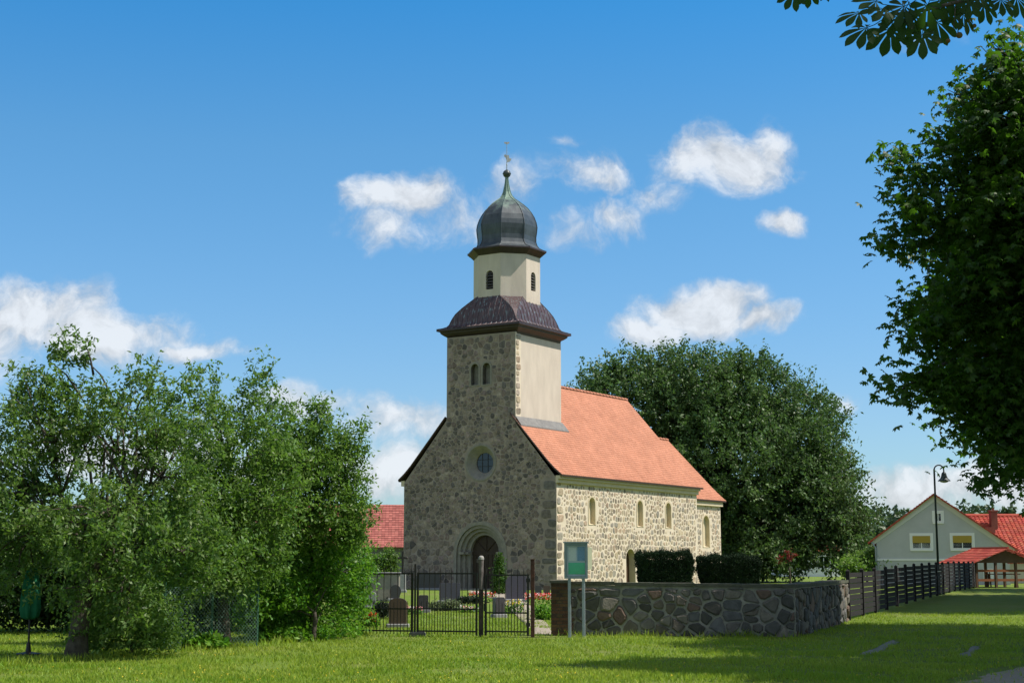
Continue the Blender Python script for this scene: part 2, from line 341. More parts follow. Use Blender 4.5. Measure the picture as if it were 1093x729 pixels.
def panel(mb,outer,holes,O,U,Nn,depth=None,mi=0,mj=None,back=None):
    """flat wall with openings; reveals run inwards by depth (material mj); back closes them"""
    O=Vector(O);U=Vector(U);Nn=Vector(Nn);Z=Vector((0,0,1))
    loops=[outer]+holes; flat=[p for l in loops for p in l]
    tri=tessellate_polygon([[Vector((p[0],p[1],0)) for p in l] for l in loops])
    mb.add([O+U*p[0]+Z*p[1] for p in flat],[tuple(t) for t in tri],mi)
    for i,h in enumerate(holes):
        d=depth[i] if isinstance(depth,(list,tuple)) else depth
        n=len(h); vs=[O+U*p[0]+Z*p[1] for p in h]+[O+U*p[0]+Z*p[1]-Nn*d for p in h]
        mb.add(vs,[(k,(k+1)%n,(k+1)%n+n,k+n) for k in range(n)],mj if mj is not None else mi)
def arch(cu,z0,hw,top,n=10,seg=False):
    """arched outline"""
    zs=top-hw; return [(cu-hw,z0),(cu+hw,z0)]+[(cu+hw*math.cos(math.pi*k/n),zs+hw*math.sin(math.pi*k/n)) for k in range(n+1)]
def circ(cu,cz,r,n=24): return [(cu+r*math.cos(2*math.pi*k/n),cz+r*math.sin(2*math.pi*k/n)) for k in range(n)]
def pin(poly,u,z,m=0):
    c=False;n=len(poly)
    for i in range(n):
        a,b=poly[i],poly[(i+1)%n]
        if (a[1]>z)!=(b[1]>z) and u<(b[0]-a[0])*(z-a[1])/(b[1]-a[1])+a[0]: c=not c
    return c
def grow(poly,m):
    cx=sum(p[0] for p in poly)/len(poly);cz=sum(p[1] for p in poly)/len(poly)
    w=max(abs(p[0]-cx) for p in poly);h=max(abs(p[1]-cz) for p in poly)
    return [(cx+(p[0]-cx)*(w+m)/w,cz+(p[1]-cz)*(h+m)/h) for p in poly]
def ring_mesh(mb,A,B,O,U,Nn,dA,dB,mi):       # band between two matching outlines
    O=Vector(O);U=Vector(U);Nn=Vector(Nn);Z=Vector((0,0,1)); n=len(A)
    vs=[O+U*p[0]+Z*p[1]+Nn*dA for p in A]+[O+U*p[0]+Z*p[1]+Nn*dB for p in B]
    mb.add(vs,[(k,(k+1)%n,(k+1)%n+n,k+n) for k in range(n)],mi)
# ------------------------------------------------------------------ ground
def build_ground():
    xs=np.unique(np.concatenate([np.arange(-16,26.1,.5),np.linspace(-60,-16,20),np.linspace(26,120,35),np.linspace(-2500,-60,14),np.linspace(120,2500,14)]))
    ys=np.unique(np.concatenate([np.arange(14,60,.5),np.linspace(-300,14,12),np.linspace(60,140,50),np.linspace(140,4500,16)]))
    V=np.array([(x,y,gz(x,y)) for y in ys for x in xs]); nx=len(xs)
    Fq=np.array([(j*nx+i,j*nx+i+1,(j+1)*nx+i+1,(j+1)*nx+i) for j in range(len(ys)-1) for i in range(nx-1)])
    def worn(nt,cur,mp):
        N=nt.nodes;L=nt.links
        n=N.new('ShaderNodeTexNoise'); n.inputs['Scale'].default_value=.28; n.inputs['Detail'].default_value=4; L.new(mp.outputs[0],n.inputs['Vector'])
        mr=N.new('ShaderNodeMapRange'); L.new(n.outputs[0],mr.inputs[0]); mr.inputs[1].default_value=.5; mr.inputs[2].default_value=.7; mr.inputs[4].default_value=.6
        mx=N.new('ShaderNodeMix'); mx.data_type='RGBA'; L.new(mr.outputs[0],mx.inputs[0]); L.new(cur,mx.inputs[6]); mx.inputs[7].default_value=(.18,.19,.05,1); return mx.outputs[2]
    m=mat('lawn',(.100,.165,.013),.95,(.155,.215,.022),ns=5,bump=1,bs=30,extra=worn,bdist=.05)
    o=npobj('ground',V,Fq,m); o.data.polygons.foreach_set('use_smooth',[True]*len(o.data.polygons)); tag(o,kind='structure')
build_ground()
def patch(name,pts,m,dz=.01):
    """thin irregular sheet lying on the ground"""
    cx=sum(p[0] for p in pts)/len(pts);cy=sum(p[1] for p in pts)/len(pts)
    rings=[]
    for s in (1,.8,.55,.3):
        rings.append([(cx+(p[0]-cx)*s,cy+(p[1]-cy)*s) for p in pts])
    mb=MB(); n=len(pts); mb.loft([[(x,y,gz(x,y)+(dz if k else -.01)) for x,y in r] for k,r in enumerate(rings)],caps=False)
    mb.add([(x,y,gz(x,y)+dz) for x,y in rings[-1]],[tuple(range(n))])
    return tag(obj(name,mb,m,smooth=True),kind='structure')
def dense(pts,k=5,j=.08,seed=1):
    rd=random.Random(seed);o=[]
    for i in range(len(pts)):
        a,b=pts[i],pts[(i+1)%len(pts)]
        for t in range(k): o.append((a[0]+(b[0]-a[0])*t/k+rd.uniform(-j,j),a[1]+(b[1]-a[1])*t/k+rd.uniform(-j,j)))
    return o
M_gravel=mat('gravel',(.26,.22,.165),.95,(.36,.31,.24),ns=14,bump=.8,bs=60)
M_paver=mat('paving_slab',(.24,.23,.20),.9,(.15,.17,.10),ns=5,bump=.4)
g=lambda a,b:tuple(gp(a,b)[:2])
patch('road',dense([g(1000,729),g(1060,712),g(1130,706),(12,24),(14,19),(8,17.5)],6,.1),M_gravel,.012)
patch('path',dense([g(917,699),g(935,697),g(962,685),g(955,682)],5,.05),M_paver,.02)
patch('path',dense([g(1024,699),g(1036,700),g(1048,690),g(1040,689)],5,.05),M_paver,.02)
patch('path',dense([g(568,677),g(590,678),g(588,670),g(572,669)],4,.04),M_gravel,.02)
patch('path',dense([g(568,671),g(588,671),g(560,634),g(500,629),g(497,632),g(540,640)],5,.05),M_gravel,.015)
# ------------------------------------------------------------------ church
E_HEAD=32.7; ROT=R(90-E_HEAD)
CH=(-1.74,76.52,.3)
church=thing('church',CH,'fieldstone village church with orange tiled roof and a domed bell tower','church',ROT)
HW=4.67; NL=15.75
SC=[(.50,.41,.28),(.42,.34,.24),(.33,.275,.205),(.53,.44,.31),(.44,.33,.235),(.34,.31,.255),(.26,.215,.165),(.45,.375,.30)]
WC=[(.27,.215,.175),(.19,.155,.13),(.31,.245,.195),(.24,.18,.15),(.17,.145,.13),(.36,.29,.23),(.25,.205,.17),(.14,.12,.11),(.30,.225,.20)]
# west facade, tower front included: u = -y
WO,WU,WN=(0,0,0),(0,-1,0),(-1,0,0)
out_w=[(-4.67,-.4),(4.67,-.4),(4.67,5.45),(4.25,5.95),(2.27,8.3),(2.27,12.95),(-1.97,12.95),(-1.97,8.62),(-4.25,5.95),(-4.67,5.45)]
portal=arch(.16,-.3,1.45,3.22,14); ocul=circ(.18,6.37,.86,28)
bw=[arch(-.20,10.36,.235,11.46,8),arch(.52,10.36,.235,11.46,8)]
def build_west():
    mb=MB(); panel(mb,out_w,[portal,ocul]+bw,WO,WU,WN,[.06,.05,.42,.42],0,2)
    block=[grow(portal,.16),circ(.18,6.37,1.0,20),[(-.53,10.25),(.86,10.25),(.86,11.3),(.62,11.6),(-.3,11.6),(-.53,11.3)]]
    ins=lambda u,z:pin(out_w,u,z) and z>-.1 and not any(pin(b,u,z) for b in block)
    def big(u,z): return 1.25 if z<2.6 else (1.0 if z<9 else 1.15)
    # big quoin blocks up the south-west corner
    rd=random.Random(3);z=0;q=[]
    while z<5.2:
        h=rd.uniform(.32,.55);w=rd.uniform(.45,.95); q.append([(4.66-w,z+.02),(4.65,z+.02),(4.65,z+h-.02),(4.66-w,z+h-.02)]);z+=h
    insq=lambda u,z:ins(u,z) and not any(pp[0][0]<u and pp[0][1]-.02<z<pp[2][1]+.02 for pp in q)
    polys=voronoi_stones(-4.7,4.7,-.1,13,(.17,.44),(.16,.34),.33,insq,21,big)
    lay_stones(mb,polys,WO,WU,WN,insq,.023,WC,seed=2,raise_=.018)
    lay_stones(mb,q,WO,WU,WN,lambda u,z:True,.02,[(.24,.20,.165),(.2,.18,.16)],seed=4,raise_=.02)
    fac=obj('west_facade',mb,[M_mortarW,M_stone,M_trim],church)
    # stepped portal
    mb=MB(); rs=[(1.45,3.22,-.06),(1.27,3.06,-.06),(1.27,3.06,-.22),(1.08,2.90,-.22),(1.08,2.90,-.40),(.86,2.72,-.40),(.86,2.72,-.62)]
    for a,b in zip(rs,rs[1:]): ring_mesh(mb,arch(.16,-.3,a[0],a[1],14),arch(.16,-.3,b[0],b[1],14),WO,WU,WN,a[2],b[2],0)
    for s in (-1,1):
        for (a,b,d0,d1) in ((1.0,1.3,-.2,.03),(.84,1.1,-.38,-.15)):
            u0,u1=sorted((.16+s*a,.16+s*b)); mb.box(-d1,-d0,-u1,-u0,1.75,1.86)
    ring_mesh(mb,arch(.16,-.3,1.62,3.40,14),arch(.16,-.3,1.45,3.22,14),WO,WU,WN,.035,.035,0)
    ring_mesh(mb,arch(.16,-.3,1.62,3.40,14),arch(.16,-.3,1.62,3.40,14),WO,WU,WN,-.02,.035,0)
    ring_mesh(mb,arch(.16,-.3,1.45,3.22,14),arch(.16,-.3,1.45,3.22,14),WO,WU,WN,.035,-.06,0)
    por=obj('portal',mb,M_trim,church)
    mb=MB(); d=arch(.16,-.3,.86,2.72,14); mb.prism(d,(.60,0,0),WU,(0,0,1),(.06,0,0))
    for k in range(7): mb.box(.575,.60,-(.16+.86)+.02+k*.245,-(.16+.86)+.23+k*.245,0.0,1.75)
    mb.box(.56,.60,-1.02,.70,1.72,1.86); mb.box(.55,.575,-.19,-.13,0,1.72)
    for ang in (45,90,135):
        a=R(ang); mb.tube([(.58,-.16,1.86),(.58,-.16-.84*math.cos(a),1.86+.84*math.sin(a))],.025,4)
    obj('door',mb,M_doorw,por)
    mb=MB(); mb.box(-.45,.5,-1.5,1.2,-.3,.04); mb.box(-.8,-.45,-1.6,1.3,-.4,-.12); obj('door_step',mb,M_trim,por)
    # round window
    mb=MB(); O=(0,0,0)
    A=lambda r:circ(.18,6.37,r,28)
    for a,b in (((.95,.03),(.86,.03)),((.86,.03),(.80,-.04)),((.80,-.04),(.52,-.36)),((.52,-.36),(.50,-.50)),((.95,.03),(.95,-.02))):
        ring_mesh(mb,A(a[0]),A(b[0]),WO,WU,WN,a[1],b[1],0)
    ow=obj('round_window',mb,M_trim,church)
    mb=MB(); mb.prism(circ(.18,6.37,.51,28),(.42,0,0),WU,(0,0,1),(.02,0,0)); gl=obj('glass',mb,M_glassd,ow)
    mb=MB()
    for t in (-.17,.17): mb.box(.40,.42,-.18+t-.012,-.18+t+.012,5.9,6.84); mb.box(.395,.415,-.66,.30,6.37+t-.012,6.37+t+.012)
    obj('glazing_bars',mb,M_iron,ow)
    for cu in (-.20,.52):
        mb=MB(); a=arch(cu,10.30,.33,11.56,8); b=arch(cu,10.36,.235,11.46,8)
        ring_mesh(mb,a,b,WO,WU,WN,.03,.03,0); ring_mesh(mb,a,a,WO,WU,WN,-.02,.03,0); ring_mesh(mb,b,b,WO,WU,WN,.03,-.40,0)
        w=obj('tower_window',mb,M_trim,church)
        mb=MB(); mb.prism(b,(.30,0,0),WU,(0,0,1),(.03,0,0)); obj('shutter',mb,mat('shutter_wood',(.27,.25,.21),.85,(.20,.18,.15),ns=6),w)
build_west()
# south side: u = x
SU,SN=(1,0,0),(0,-1,0)
def lancet(parent,O,cu,z0,hw,top,wide=False):
    mb=MB(); a=arch(cu,z0,hw+.09,top+.09,10); b=arch(cu,z0,hw,top,10)
    ring_mesh(mb,a,b,O,SU,SN,.025,.02,0); ring_mesh(mb,a,a,O,SU,SN,-.02,.025,0); ring_mesh(mb,b,arch(cu,z0+.07,hw*.92,top-.03,10),O,SU,SN,.02,-.22,0)
    w=obj('window',mb,M_niche,parent)
    mb=MB(); c=arch(cu,z0+.07,hw*.92,top-.03,10); mb.prism(c,(0,O[1]+.218,0),SU,(0,0,1),(0,.03,0)); obj('infill',mb,M_niche,w)
def build_south():
    mb=MB(); O=(0,-HW,0); outer=[(0,-.4),(NL,-.4),(NL,5.35),(0,5.35)]
    wins=[(3.5,3.24,.31,4.62),(8.72,3.24,.31,4.64),(12.1,3.24,.31,4.64)]
    door=arch(7.62,-.3,.52,2.06,10)
    holes=[arch(c,z0,hw,t,10) for c,z0,hw,t in wins]+[door]
    panel(mb,outer,holes,O,SU,SN,[.3]*3+[.45],0,2)
    blk=[grow(h,.16) for h in holes]
    ins=lambda u,z:.02<u<NL-.02 and -.2<z<5.2 and not any(pin(b,u,z) for b in blk)
    rd=random.Random(3);z=0;q=[]
    while z<5.1:
        h=rd.uniform(.32,.5);w=rd.uniform(.4,.8); q.append([(.03,z+.02),(w,z+.02),(w,z+h-.02),(.03,z+h-.02)]);z+=h
    insq=lambda u,z:ins(u,z) and not any(u<pp[2][0]+.02 and pp[0][1]-.02<z<pp[2][1]+.02 for pp in q)
    big=lambda u,z:1.2 if z<1.8 else 1.0
    lay_stones(mb,voronoi_stones(0,NL,-.2,5.4,(.17,.42),(.20,.38),.2,insq,5,big,.2),O,SU,SN,insq,.040,SC,seed=8,raise_=.013)
    lay_stones(mb,q,O,SU,SN,lambda u,z:True,.03,SC,seed=9,raise_=.02)
    # stone voussoirs round the door
    for k in range(11):
        a=math.pi*(k+.5)/11; r0,r1=.55,.80; da=.11
        P=[(7.62+r*math.cos(t),1.54+r*math.sin(t)) for r,t in ((r0,a-da),(r1,a-da),(r1,a+da),(r0,a+da))]
        lay_stones(mb,[P],O,SU,SN,lambda u,z:True,.01,[(.4,.35,.28),(.33,.28,.22)],seed=k,raise_=.02)
    # north, east and gable walls
    mb.box(0,NL,HW-.5,HW,-.4,5.35); mb.add([(NL,-HW,-.4),(NL,HW,-.4),(NL,HW,5.35),(NL,0,10.85),(NL,-HW,5.35)],[(0,1,2,3,4)])
    nw=obj('nave_wall',mb,[M_mortarS,M_stone,M_niche],church)
    for c in wins: lancet(church,O,*c)
    mb=MB(); mb.prism(door,(0,-HW+.40,0),SU,(0,0,1),(0,.06,0))
    for k in range(5): mb.box(7.12+k*.205,7.12+k*.205+.19,-HW+.38,-HW+.40,0,1.55)
    obj('side_door',mb,mat('side_door_wood',(.11,.06,.03),.7,(.07,.04,.022),ns=6,stretch=(8,8,.6)),church)
    mb=MB(); mb.box(-.05,NL+.02,-HW-.13,-HW+.02,5.22,5.42); mb.box(-.05,NL+.04,-HW-.24,-HW+.02,5.42,5.58); mb.box(0,NL,HW-.02,HW+.2,5.3,5.58)
    obj('eaves_moulding',mb,M_niche,church)
    # chancel
    cw=3.72; CE=21.0; Oc=(0,-cw,0); outer=[(NL,-.4),(CE,-.4),(CE,4.85),(NL,4.85)]
    w=(18.95,2.25,.42,4.12); hole=arch(*w,10)
    mb=MB(); panel(mb,outer,[hole],Oc,SU,SN,[.5],0,2)
    bl=grow(hole,.18); ins=lambda u,z:NL+.02<u<CE-.02 and -.2<z<4.7 and not pin(bl,u,z)
    lay_stones(mb,voronoi_stones(NL,CE,-.2,4.8,(.17,.42),(.20,.38),.2,ins,6,None,.2),Oc,SU,SN,ins,.040,SC,seed=18,raise_=.013)
    mb.add([(CE,-cw,-.4),(CE,cw,-.4),(CE,cw,4.85),(CE,0,8.75),(CE,-cw,4.85)],[(0,1,2,3,4)]); mb.box(NL,CE,cw-.5,cw,-.4,4.85)
    obj('chancel_wall',mb,[M_mortarS,M_stone,M_niche],church); lancet(church,Oc,*w)
    mb=MB(); mb.box(NL+.02,CE+.05,-cw-.16,-cw+.02,4.72,4.98); obj('eaves_moulding',mb,M_niche,church)
    return cw,CE
cw,CE=build_south()
TILEC=[(.485,.205,.120),(.50,.215,.127),(.47,.197,.114),(.49,.21,.123),(.51,.222,.132)]
def tiled(mb,x0,x1,prof,side,hole=None,tw=.18,row=.165,cols=TILEC,seed=0,amp=.045):
    """rows of overlapping plain tiles down a profile [(dist from ridge, z)]; side=-1 south, +1 north"""
    rd=random.Random(seed); L=[0]
    for a,b in zip(prof,prof[1:]): L.append(L[-1]+math.hypot(b[0]-a[0],b[1]-a[1]))
    def pos(s):
        s=max(0,min(s,L[-1]))
        for i in range(len(L)-1):
            if s<=L[i+1]: t=(s-L[i])/(L[i+1]-L[i]); a,b=prof[i],prof[i+1]; d=Vector((b[0]-a[0],b[1]-a[1])).normalized(); return a[0]+(b[0]-a[0])*t,a[1]+(b[1]-a[1])*t,-d.y,d.x
    nr=int(L[-1]/row+.5); row=L[-1]/nr
    nt=int((x1-x0)/tw); tw=(x1-x0)/nt
    for r in range(nr):
        a=pos(r*row); b=pos((r+1)*row+.012); th=.028
        ln=math.hypot(*(p for p in (a[2],a[3])))
        for k in range(-1,nt+1):
            xa=x0+(k+(.5 if r%2 else 0))*tw; xb=min(xa+tw-.004,x1); xa=max(xa,x0)
            if xb-xa<.03: continue
            if hole and hole((xa+xb)/2,a[0]): continue
            j=rd.uniform(-.004,.005); lo=th+j
            y0,z0=a[0],a[1]+.004; y1,z1=b[0]-b[3]*0,b[1]+lo
            tx=(xb-xa)*.22; ym=y0+(y1-y0)*.86; zm=z0+(z1-z0)*.86
            vs=[(xa,side*y0,z0),(xb,side*y0,z0),(xb,side*ym,zm),(xb-tx,side*y1,z1),(xa+tx,side*y1,z1),(xa,side*ym,zm),
                (xb,side*ym,zm-lo),(xb-tx,side*y1,z1-lo),(xa+tx,side*y1,z1-lo),(xa,side*ym,zm-lo)]
            fs=[(0,1,2,3,4,5),(2,6,7,3),(3,7,8,4),(4,8,9,5)]
            if side<0: fs=[tuple(reversed(f)) for f in fs]
            c=rd.choice(cols); v=rd.uniform(1-amp,1+amp); mb.add(vs,fs,0,(c[0]*v,c[1]*v,c[2]*v))
def gable_roof(name,parent,x0,x1,prof,hole=None,cols=TILEC,seed=0,tw=.18,row=.165,under=None,amp=.045):
    mb=MB()
    for s in (-1,1): tiled(mb,x0,x1,prof,s,hole,tw,row,cols,seed,amp)
    # boarding below and ridge tiles
    for s in (-1,1):
        segs=[(a,b,x0+.01,x1-.01) for a,b in zip(prof,prof[1:])]
        if hole:
            segs=[]
            for a,b in zip(prof,prof[1:]):
                segs.append((a,b,4.43,x1-.01))
                if b[0]>2.0:
                    f=max(0,(2.0-a[0])/(b[0]-a[0])); a2=(a[0]+(b[0]-a[0])*f,a[1]+(b[1]-a[1])*f); segs.append((a2,b,x0+.01,4.43))
        for a,b,xa,xb in segs:
            vs=[(x,s*p[0],p[1]-d) for x in (xa,xb) for p in (a,b) for d in (.003,.09)]
            mb.add(vs,[(0,1,3,2),(4,6,7,5),(0,2,6,4),(1,5,7,3)],1)
        e=prof[-1]; mb.add([(x0+.01,s*e[0],e[1]-.09),(x1-.01,s*e[0],e[1]-.09),(x1-.01,s*e[0],e[1]-.003),(x0+.01,s*e[0],e[1]-.003)],[(0,1,2,3)],1)
    n=int((x1-x0)/.38); rd=random.Random(seed)
    for k in range(n):
        a=x0+(x1-x0)*k/n; b=x0+(x1-x0)*(k+1)/n+.02
        if hole and hole((a+b)/2,0): continue
        ring=lambda x,r:[(x,r*math.cos(t),prof[0][1]-.03+r*math.sin(t)) for t in [math.pi*i/6 for i in range(7)]]
        c=rd.choice(cols); mb.loft([ring(a,.13),ring(b,.105)],0,c,caps=False,close=False)
    return obj(name,mb,[M_tile,under or M_doorw],parent)
NP=[(0,11.05),(1.5,9.36),(3.0,7.67),(4.2,6.33),(4.62,5.92),(5.0,5.62)]
tower_hole=lambda x,d: x<4.42 and d<2.05
gable_roof('nave_roof',church,-.06,16.0,NP,tower_hole,seed=1)
CPf=[(0,9.0),(1.5,7.47),(3.0,5.94),(3.6,5.38),(3.98,5.06)]
gable_roof('chancel_roof',church,15.85,21.35,CPf,seed=2)
# verge: thin mortar band and rafter edge along the west gable
def build_verge():
    for s in (-1,1):
        mb=MB(); P=[(2.0,11.05-2.0*1.1267)]+[p for p in NP if p[0]>2.1]
        for a,b in zip(P,P[1:]):
            vs=[(x,s*p[0],p[1]+d) for x in (-.10,-.045) for p in (a,b) for d in (-.06,.03)]
            mb.add(vs,[(0,1,3,2),(4,6,7,5),(0,2,6,4),(1,5,7,3)])
        obj('verge_board',mb,mat('verge',(.10,.055,.04),.8,(.07,.05,.04)),church)
build_verge()
# tower
TX,TY=2.25,-.15; T0,T1=.0,4.5; TS,TN=-2.27,1.97
def build_tower():
    mb=MB()
    # plastered south face, with the strip of stones at its west edge
    O=(0,TS,0)
    mb.add([(.012,TS,7.5),(T1,TS,7.5),(T1,TS,12.95),(.012,TS,12.95)],[(0,1,2,3)],0)
    mb.add([(.012,TN,7.5),(T1,TN,7.5),(T1,TN,12.95),(.012,TN,12.95)],[(3,2,1,0)],0)
    mb.add([(T1,TS,7.5),(T1,TN,7.5),(T1,TN,12.95),(T1,TS,12.95)],[(0,1,2,3)],0)
    rd=random.Random(2); z=8.7; q=[]
    while z<12.8:
        h=rd.uniform(.22,.4);w=rd.uniform(.28,.52); q.append([(.02,z),(w,z),(w,z+h),(.02,z+h)]); z+=h
    mb.box(0,.5,TS-.02,TS+.01,8.4,12.93,2)
    lay_stones(mb,q,(0,TS-.02,0),SU,SN,lambda u,z:True,.035,SC,seed=3,raise_=.02)
    t=obj('tower',mb,[M_plaster,M_stone,M_mortarS],church)
    mb=MB(); zf=NP[0][1]-2.27*1.1267; mb.add([(.0,TS-.34,zf-.30),(T1+.25,TS-.34,zf-.30),(T1+.1,TS-.012,zf+.16),(.0,TS-.012,zf+.16),(.0,TS-.34,zf-.36),(T1+.25,TS-.34,zf-.36)],[(0,1,2,3),(4,5,1,0)])
    obj('flashing',mb,mat('lead_flashing',(.21,.20,.18),.6,(.15,.14,.13),ns=5),t)
    sq=lambda h,k,z:[(TX+x,TY+y,z) for x,y in ((h,-k*h),(h,k*h),(k*h,h),(-k*h,h),(-h,k*h),(-h,-k*h),(-k*h,-h),(k*h,-h))]
    mb=MB(); mb.loft([sq(2.14,.999,12.86),sq(2.18,.999,12.98),sq(2.30,.999,13.06),sq(2.42,.999,13.16),sq(2.44,.999,13.24),sq(2.58,.999,13.28),sq(2.58,.999,13.38)])
    obj('tower_cornice',mb,M_copperd,church)
    prof=[(2.57,1,13.385),(2.36,.995,13.44),(2.20,.99,13.52),(2.12,.98,13.64),(2.08,.96,13.82),(2.03,.93,14.02),(1.97,.88,14.24),(1.89,.80,14.45),(1.80,.69,14.66),(1.72,.58,14.84),(1.64,.48,15.0),(1.5,.42,15.12)]
    mb=MB(); mb.loft([sq(h,min(k,.999),z) for h,k,z in prof])
    # standing seams
    def flat(i,t,side):
        pts=[]
        for h,k,z in prof:
            if abs(t)>h*k: continue
            x,y={0:(-h,t),1:(t,-h),2:(h,t),3:(t,h)}[side]; pts.append((TX+x*1.004,TY+y*1.004,z+.01))
        return pts
    for side in range(4):
        for i in range(-7,8):
            p=flat(i,i*.32,side)
            if len(p)>1: mb.tube(p,.018,4)
    for sx,sy in ((1,1),(1,-1),(-1,1),(-1,-1)):
        for a,b in ((0,1),(1,0)):
            mb.tube([(TX+sx*(h if a else h*k),TY+sy*(h if b else h*k),z+.012) for h,k,z in prof],.016,5)
    obj('bell_roof',mb,M_copper,church)
    # octagonal lantern
    CX,CY=TX+.065,TY-.10
    ap=1.66; rr=lambda a:a/math.cos(math.pi/8)
    octo=lambda a,z,c=(CX,CY):[(c[0]+rr(a)*math.cos(math.pi/8+k*math.pi/4),c[1]+rr(a)*math.sin(math.pi/8+k*math.pi/4),z) for k in range(8)]
    mb=MB(); z0,z1=14.7,17.5
    side=2*ap*math.tan(math.pi/8); wl=arch(0,15.42,.23,16.42,8)
    for k in range(8):
        a=k*math.pi/4; n=Vector((math.cos(a),math.sin(a),0)); U=Vector((-n.y,n.x,0)); O=Vector((CX,CY,0))+n*ap
        o=[(-side/2,z0),(side/2,z0),(side/2,z1),(-side/2,z1)]
        panel(mb,o,[wl] if k%2==0 else [],O,U,n,.18)
    dr=obj('lantern',mb,M_plaster,church)
    for k in (0,2,4,6):
        a=k*math.pi/4; n=Vector((math.cos(a),math.sin(a),0)); U=Vector((-n.y,n.x,0)); O=Vector((CX,CY,0))+n*ap
        mb=MB(); mb.prism(wl,O-n*.17,U,(0,0,1),-n*.02,0)
        for j in range(6):
            z=15.5+j*.15; w=.21 if z<16.2 else .15
            A=O+U*w; B=O-U*w
            mb.add([A-n*.14+Vector((0,0,z+.10)),B-n*.14+Vector((0,0,z+.10)),B-n*.02+Vector((0,0,z)),A-n*.02+Vector((0,0,z)),A-n*.14+Vector((0,0,z+.12)),B-n*.14+Vector((0,0,z+.12)),B-n*.02+Vector((0,0,z+.02)),A-n*.02+Vector((0,0,z+.02))],[(0,1,2,3),(7,6,5,4),(3,2,6,7),(0,3,7,4),(1,5,6,2)],1)
        obj('louvre_window',mb,[M_glassd,mat('louvre_wood',(.06,.055,.05),.8,(.09,.08,.075),ns=8)],dr)
    mb=MB(); mb.loft([octo(a,z) for a,z in ((1.67,17.28),(1.74,17.36),(1.80,17.42),(1.90,17.50),(1.93,17.54),(1.98,17.56),(1.98,17.63))])
    obj('dome_cornice',mb,M_copperd,church)
    dp=[(1.97,17.632),(1.80,17.70),(1.62,17.80),(1.51,17.95),(1.45,18.15),(1.45,18.40),(1.49,18.70),(1.51,18.95),(1.47,19.2),(1.37,19.5),(1.23,19.76),(1.06,20.0),(.84,20.22),(.60,20.42),(.39,20.58),(.26,20.75),(.18,20.95),(.13,21.2),(.085,21.45),(.06,21.78)]
    mb=MB(); mb.loft([octo(a,z) for a,z in dp])
    for k in range(8):
        a=math.pi/8+k*math.pi/4; mb.tube([(CX+rr(r)*math.cos(a)*1.004,CY+rr(r)*math.sin(a)*1.004,z) for r,z in dp],.026,5)
        n=math.pi/4*k
    obj('onion_dome',mb,M_dome,church)
    mb=MB(); b=[(.05,21.7)]+[(.215*math.sin(t),21.97-.215*math.cos(t)) for t in [math.pi*i/12 for i in range(1,12)]]+[(.05,22.2)]
    mb.lathe(b,16,(CX,CY)); mb.lathe([(.22,21.95),(.235,21.97),(.22,21.99)],16,(CX,CY))
    obj('spire_ball',mb,mat('ball_copper',(.03,.04,.04),.4,(.06,.075,.07),ns=6,spec=.5),church,smooth=True)
    mb=MB(); mb.tube([(CX,CY,22.1),(CX,CY,22.7),(CX,CY,23.75)],[.035,.022,.012],6)
    mb.lathe([(.02,22.42),(.05,22.46),(.02,22.5)],8,(CX,CY))
    rod=obj('spire_rod',mb,M_galv,church)
    mb=MB(); V_=Vector((math.cos(-1.0),math.sin(-1.0),0)); W_=Vector((-V_.y,V_.x,0))*.012
    mb.prism([(.02,22.60),(.17,22.64),(.26,22.8),(.13,22.83),(.10,23.02),(.0,22.98),(-.10,23.06),(-.16,22.95),(-.06,22.85)],(CX,CY,0),V_,(0,0,1),W_)
    obj('weather_vane',mb,mat('gilt_vane',(.55,.50,.42),.35,metal=.5),church); mb=MB()
    mb.prism([(-.02,23.60),(.02,23.60),(.14,23.66),(.14,23.74),(.02,23.72),(-.02,23.72),(-.14,23.74),(-.14,23.66)],(CX,CY,0),V_,(0,0,1),W_)
    obj('spire_crown',mb,MATS['gilt_vane'],church)
build_tower()
# ------------------------------------------------------------------ trees
def quads_leaf(P,L,W,up=.35,fold=.18,droop=0.,g=rng):
    n=len(P); d=g.normal(size=(n,3)); d[:,2]-=droop; d/=np.linalg.norm(d,axis=1)[:,None]
    nn=g.normal(size=(n,3)); nn[:,2]+=up*3; s=np.cross(d,nn); s/=np.linalg.norm(s,axis=1)[:,None]+1e-9; m=np.cross(s,d)
    l=(L*g.uniform(.65,1.25,n))[:,None]; w=(W*g.uniform(.7,1.2,n))[:,None]
    a=P; c=P+d*l; mid=P+d*l*.45+m*w*fold
    V=np.stack([a,mid+s*w*.5,c,mid-s*w*.5],1).reshape(-1,3); Fq=np.arange(4*n).reshape(n,4); return V,Fq
def palm_leaf(P,L,W,g=rng,droop=.5,k=6):
    n=len(P); az=g.uniform(0,2*np.pi,n); ax=np.stack([np.cos(az),np.sin(az),-droop*g.uniform(.2,1.4,n)],1); ax/=np.linalg.norm(ax,axis=1)[:,None]
    up=np.zeros((n,3)); up[:,2]=1; up+=g.normal(size=(n,3))*.55; s=np.cross(ax,up); s/=np.linalg.norm(s,axis=1)[:,None]; m=np.cross(s,ax)
    Vs=[]
    sc_=g.uniform(.7,1.2,n)[:,None]
    for i in range(k):
        t=(i-(k-1)/2)/(k-1)*2*1.75; f=1-.28*abs(t)/1.75
        d=ax*math.cos(t)+s*math.sin(t)-m*.25; d/=np.linalg.norm(d,axis=1)[:,None]; q=np.cross(d,m); q/=np.linalg.norm(q,axis=1)[:,None]
        l=L*f*sc_; w=W*f*sc_; mid=P+d*l*.62+m*w*.12
        Vs.append(np.stack([P,mid+q*w*.5,P+d*l-m*l*.15,mid-q*w*.5],1))
    V=np.concatenate(Vs).reshape(-1,3); Fq=np.arange(len(V)).reshape(-1,4); return V,Fq
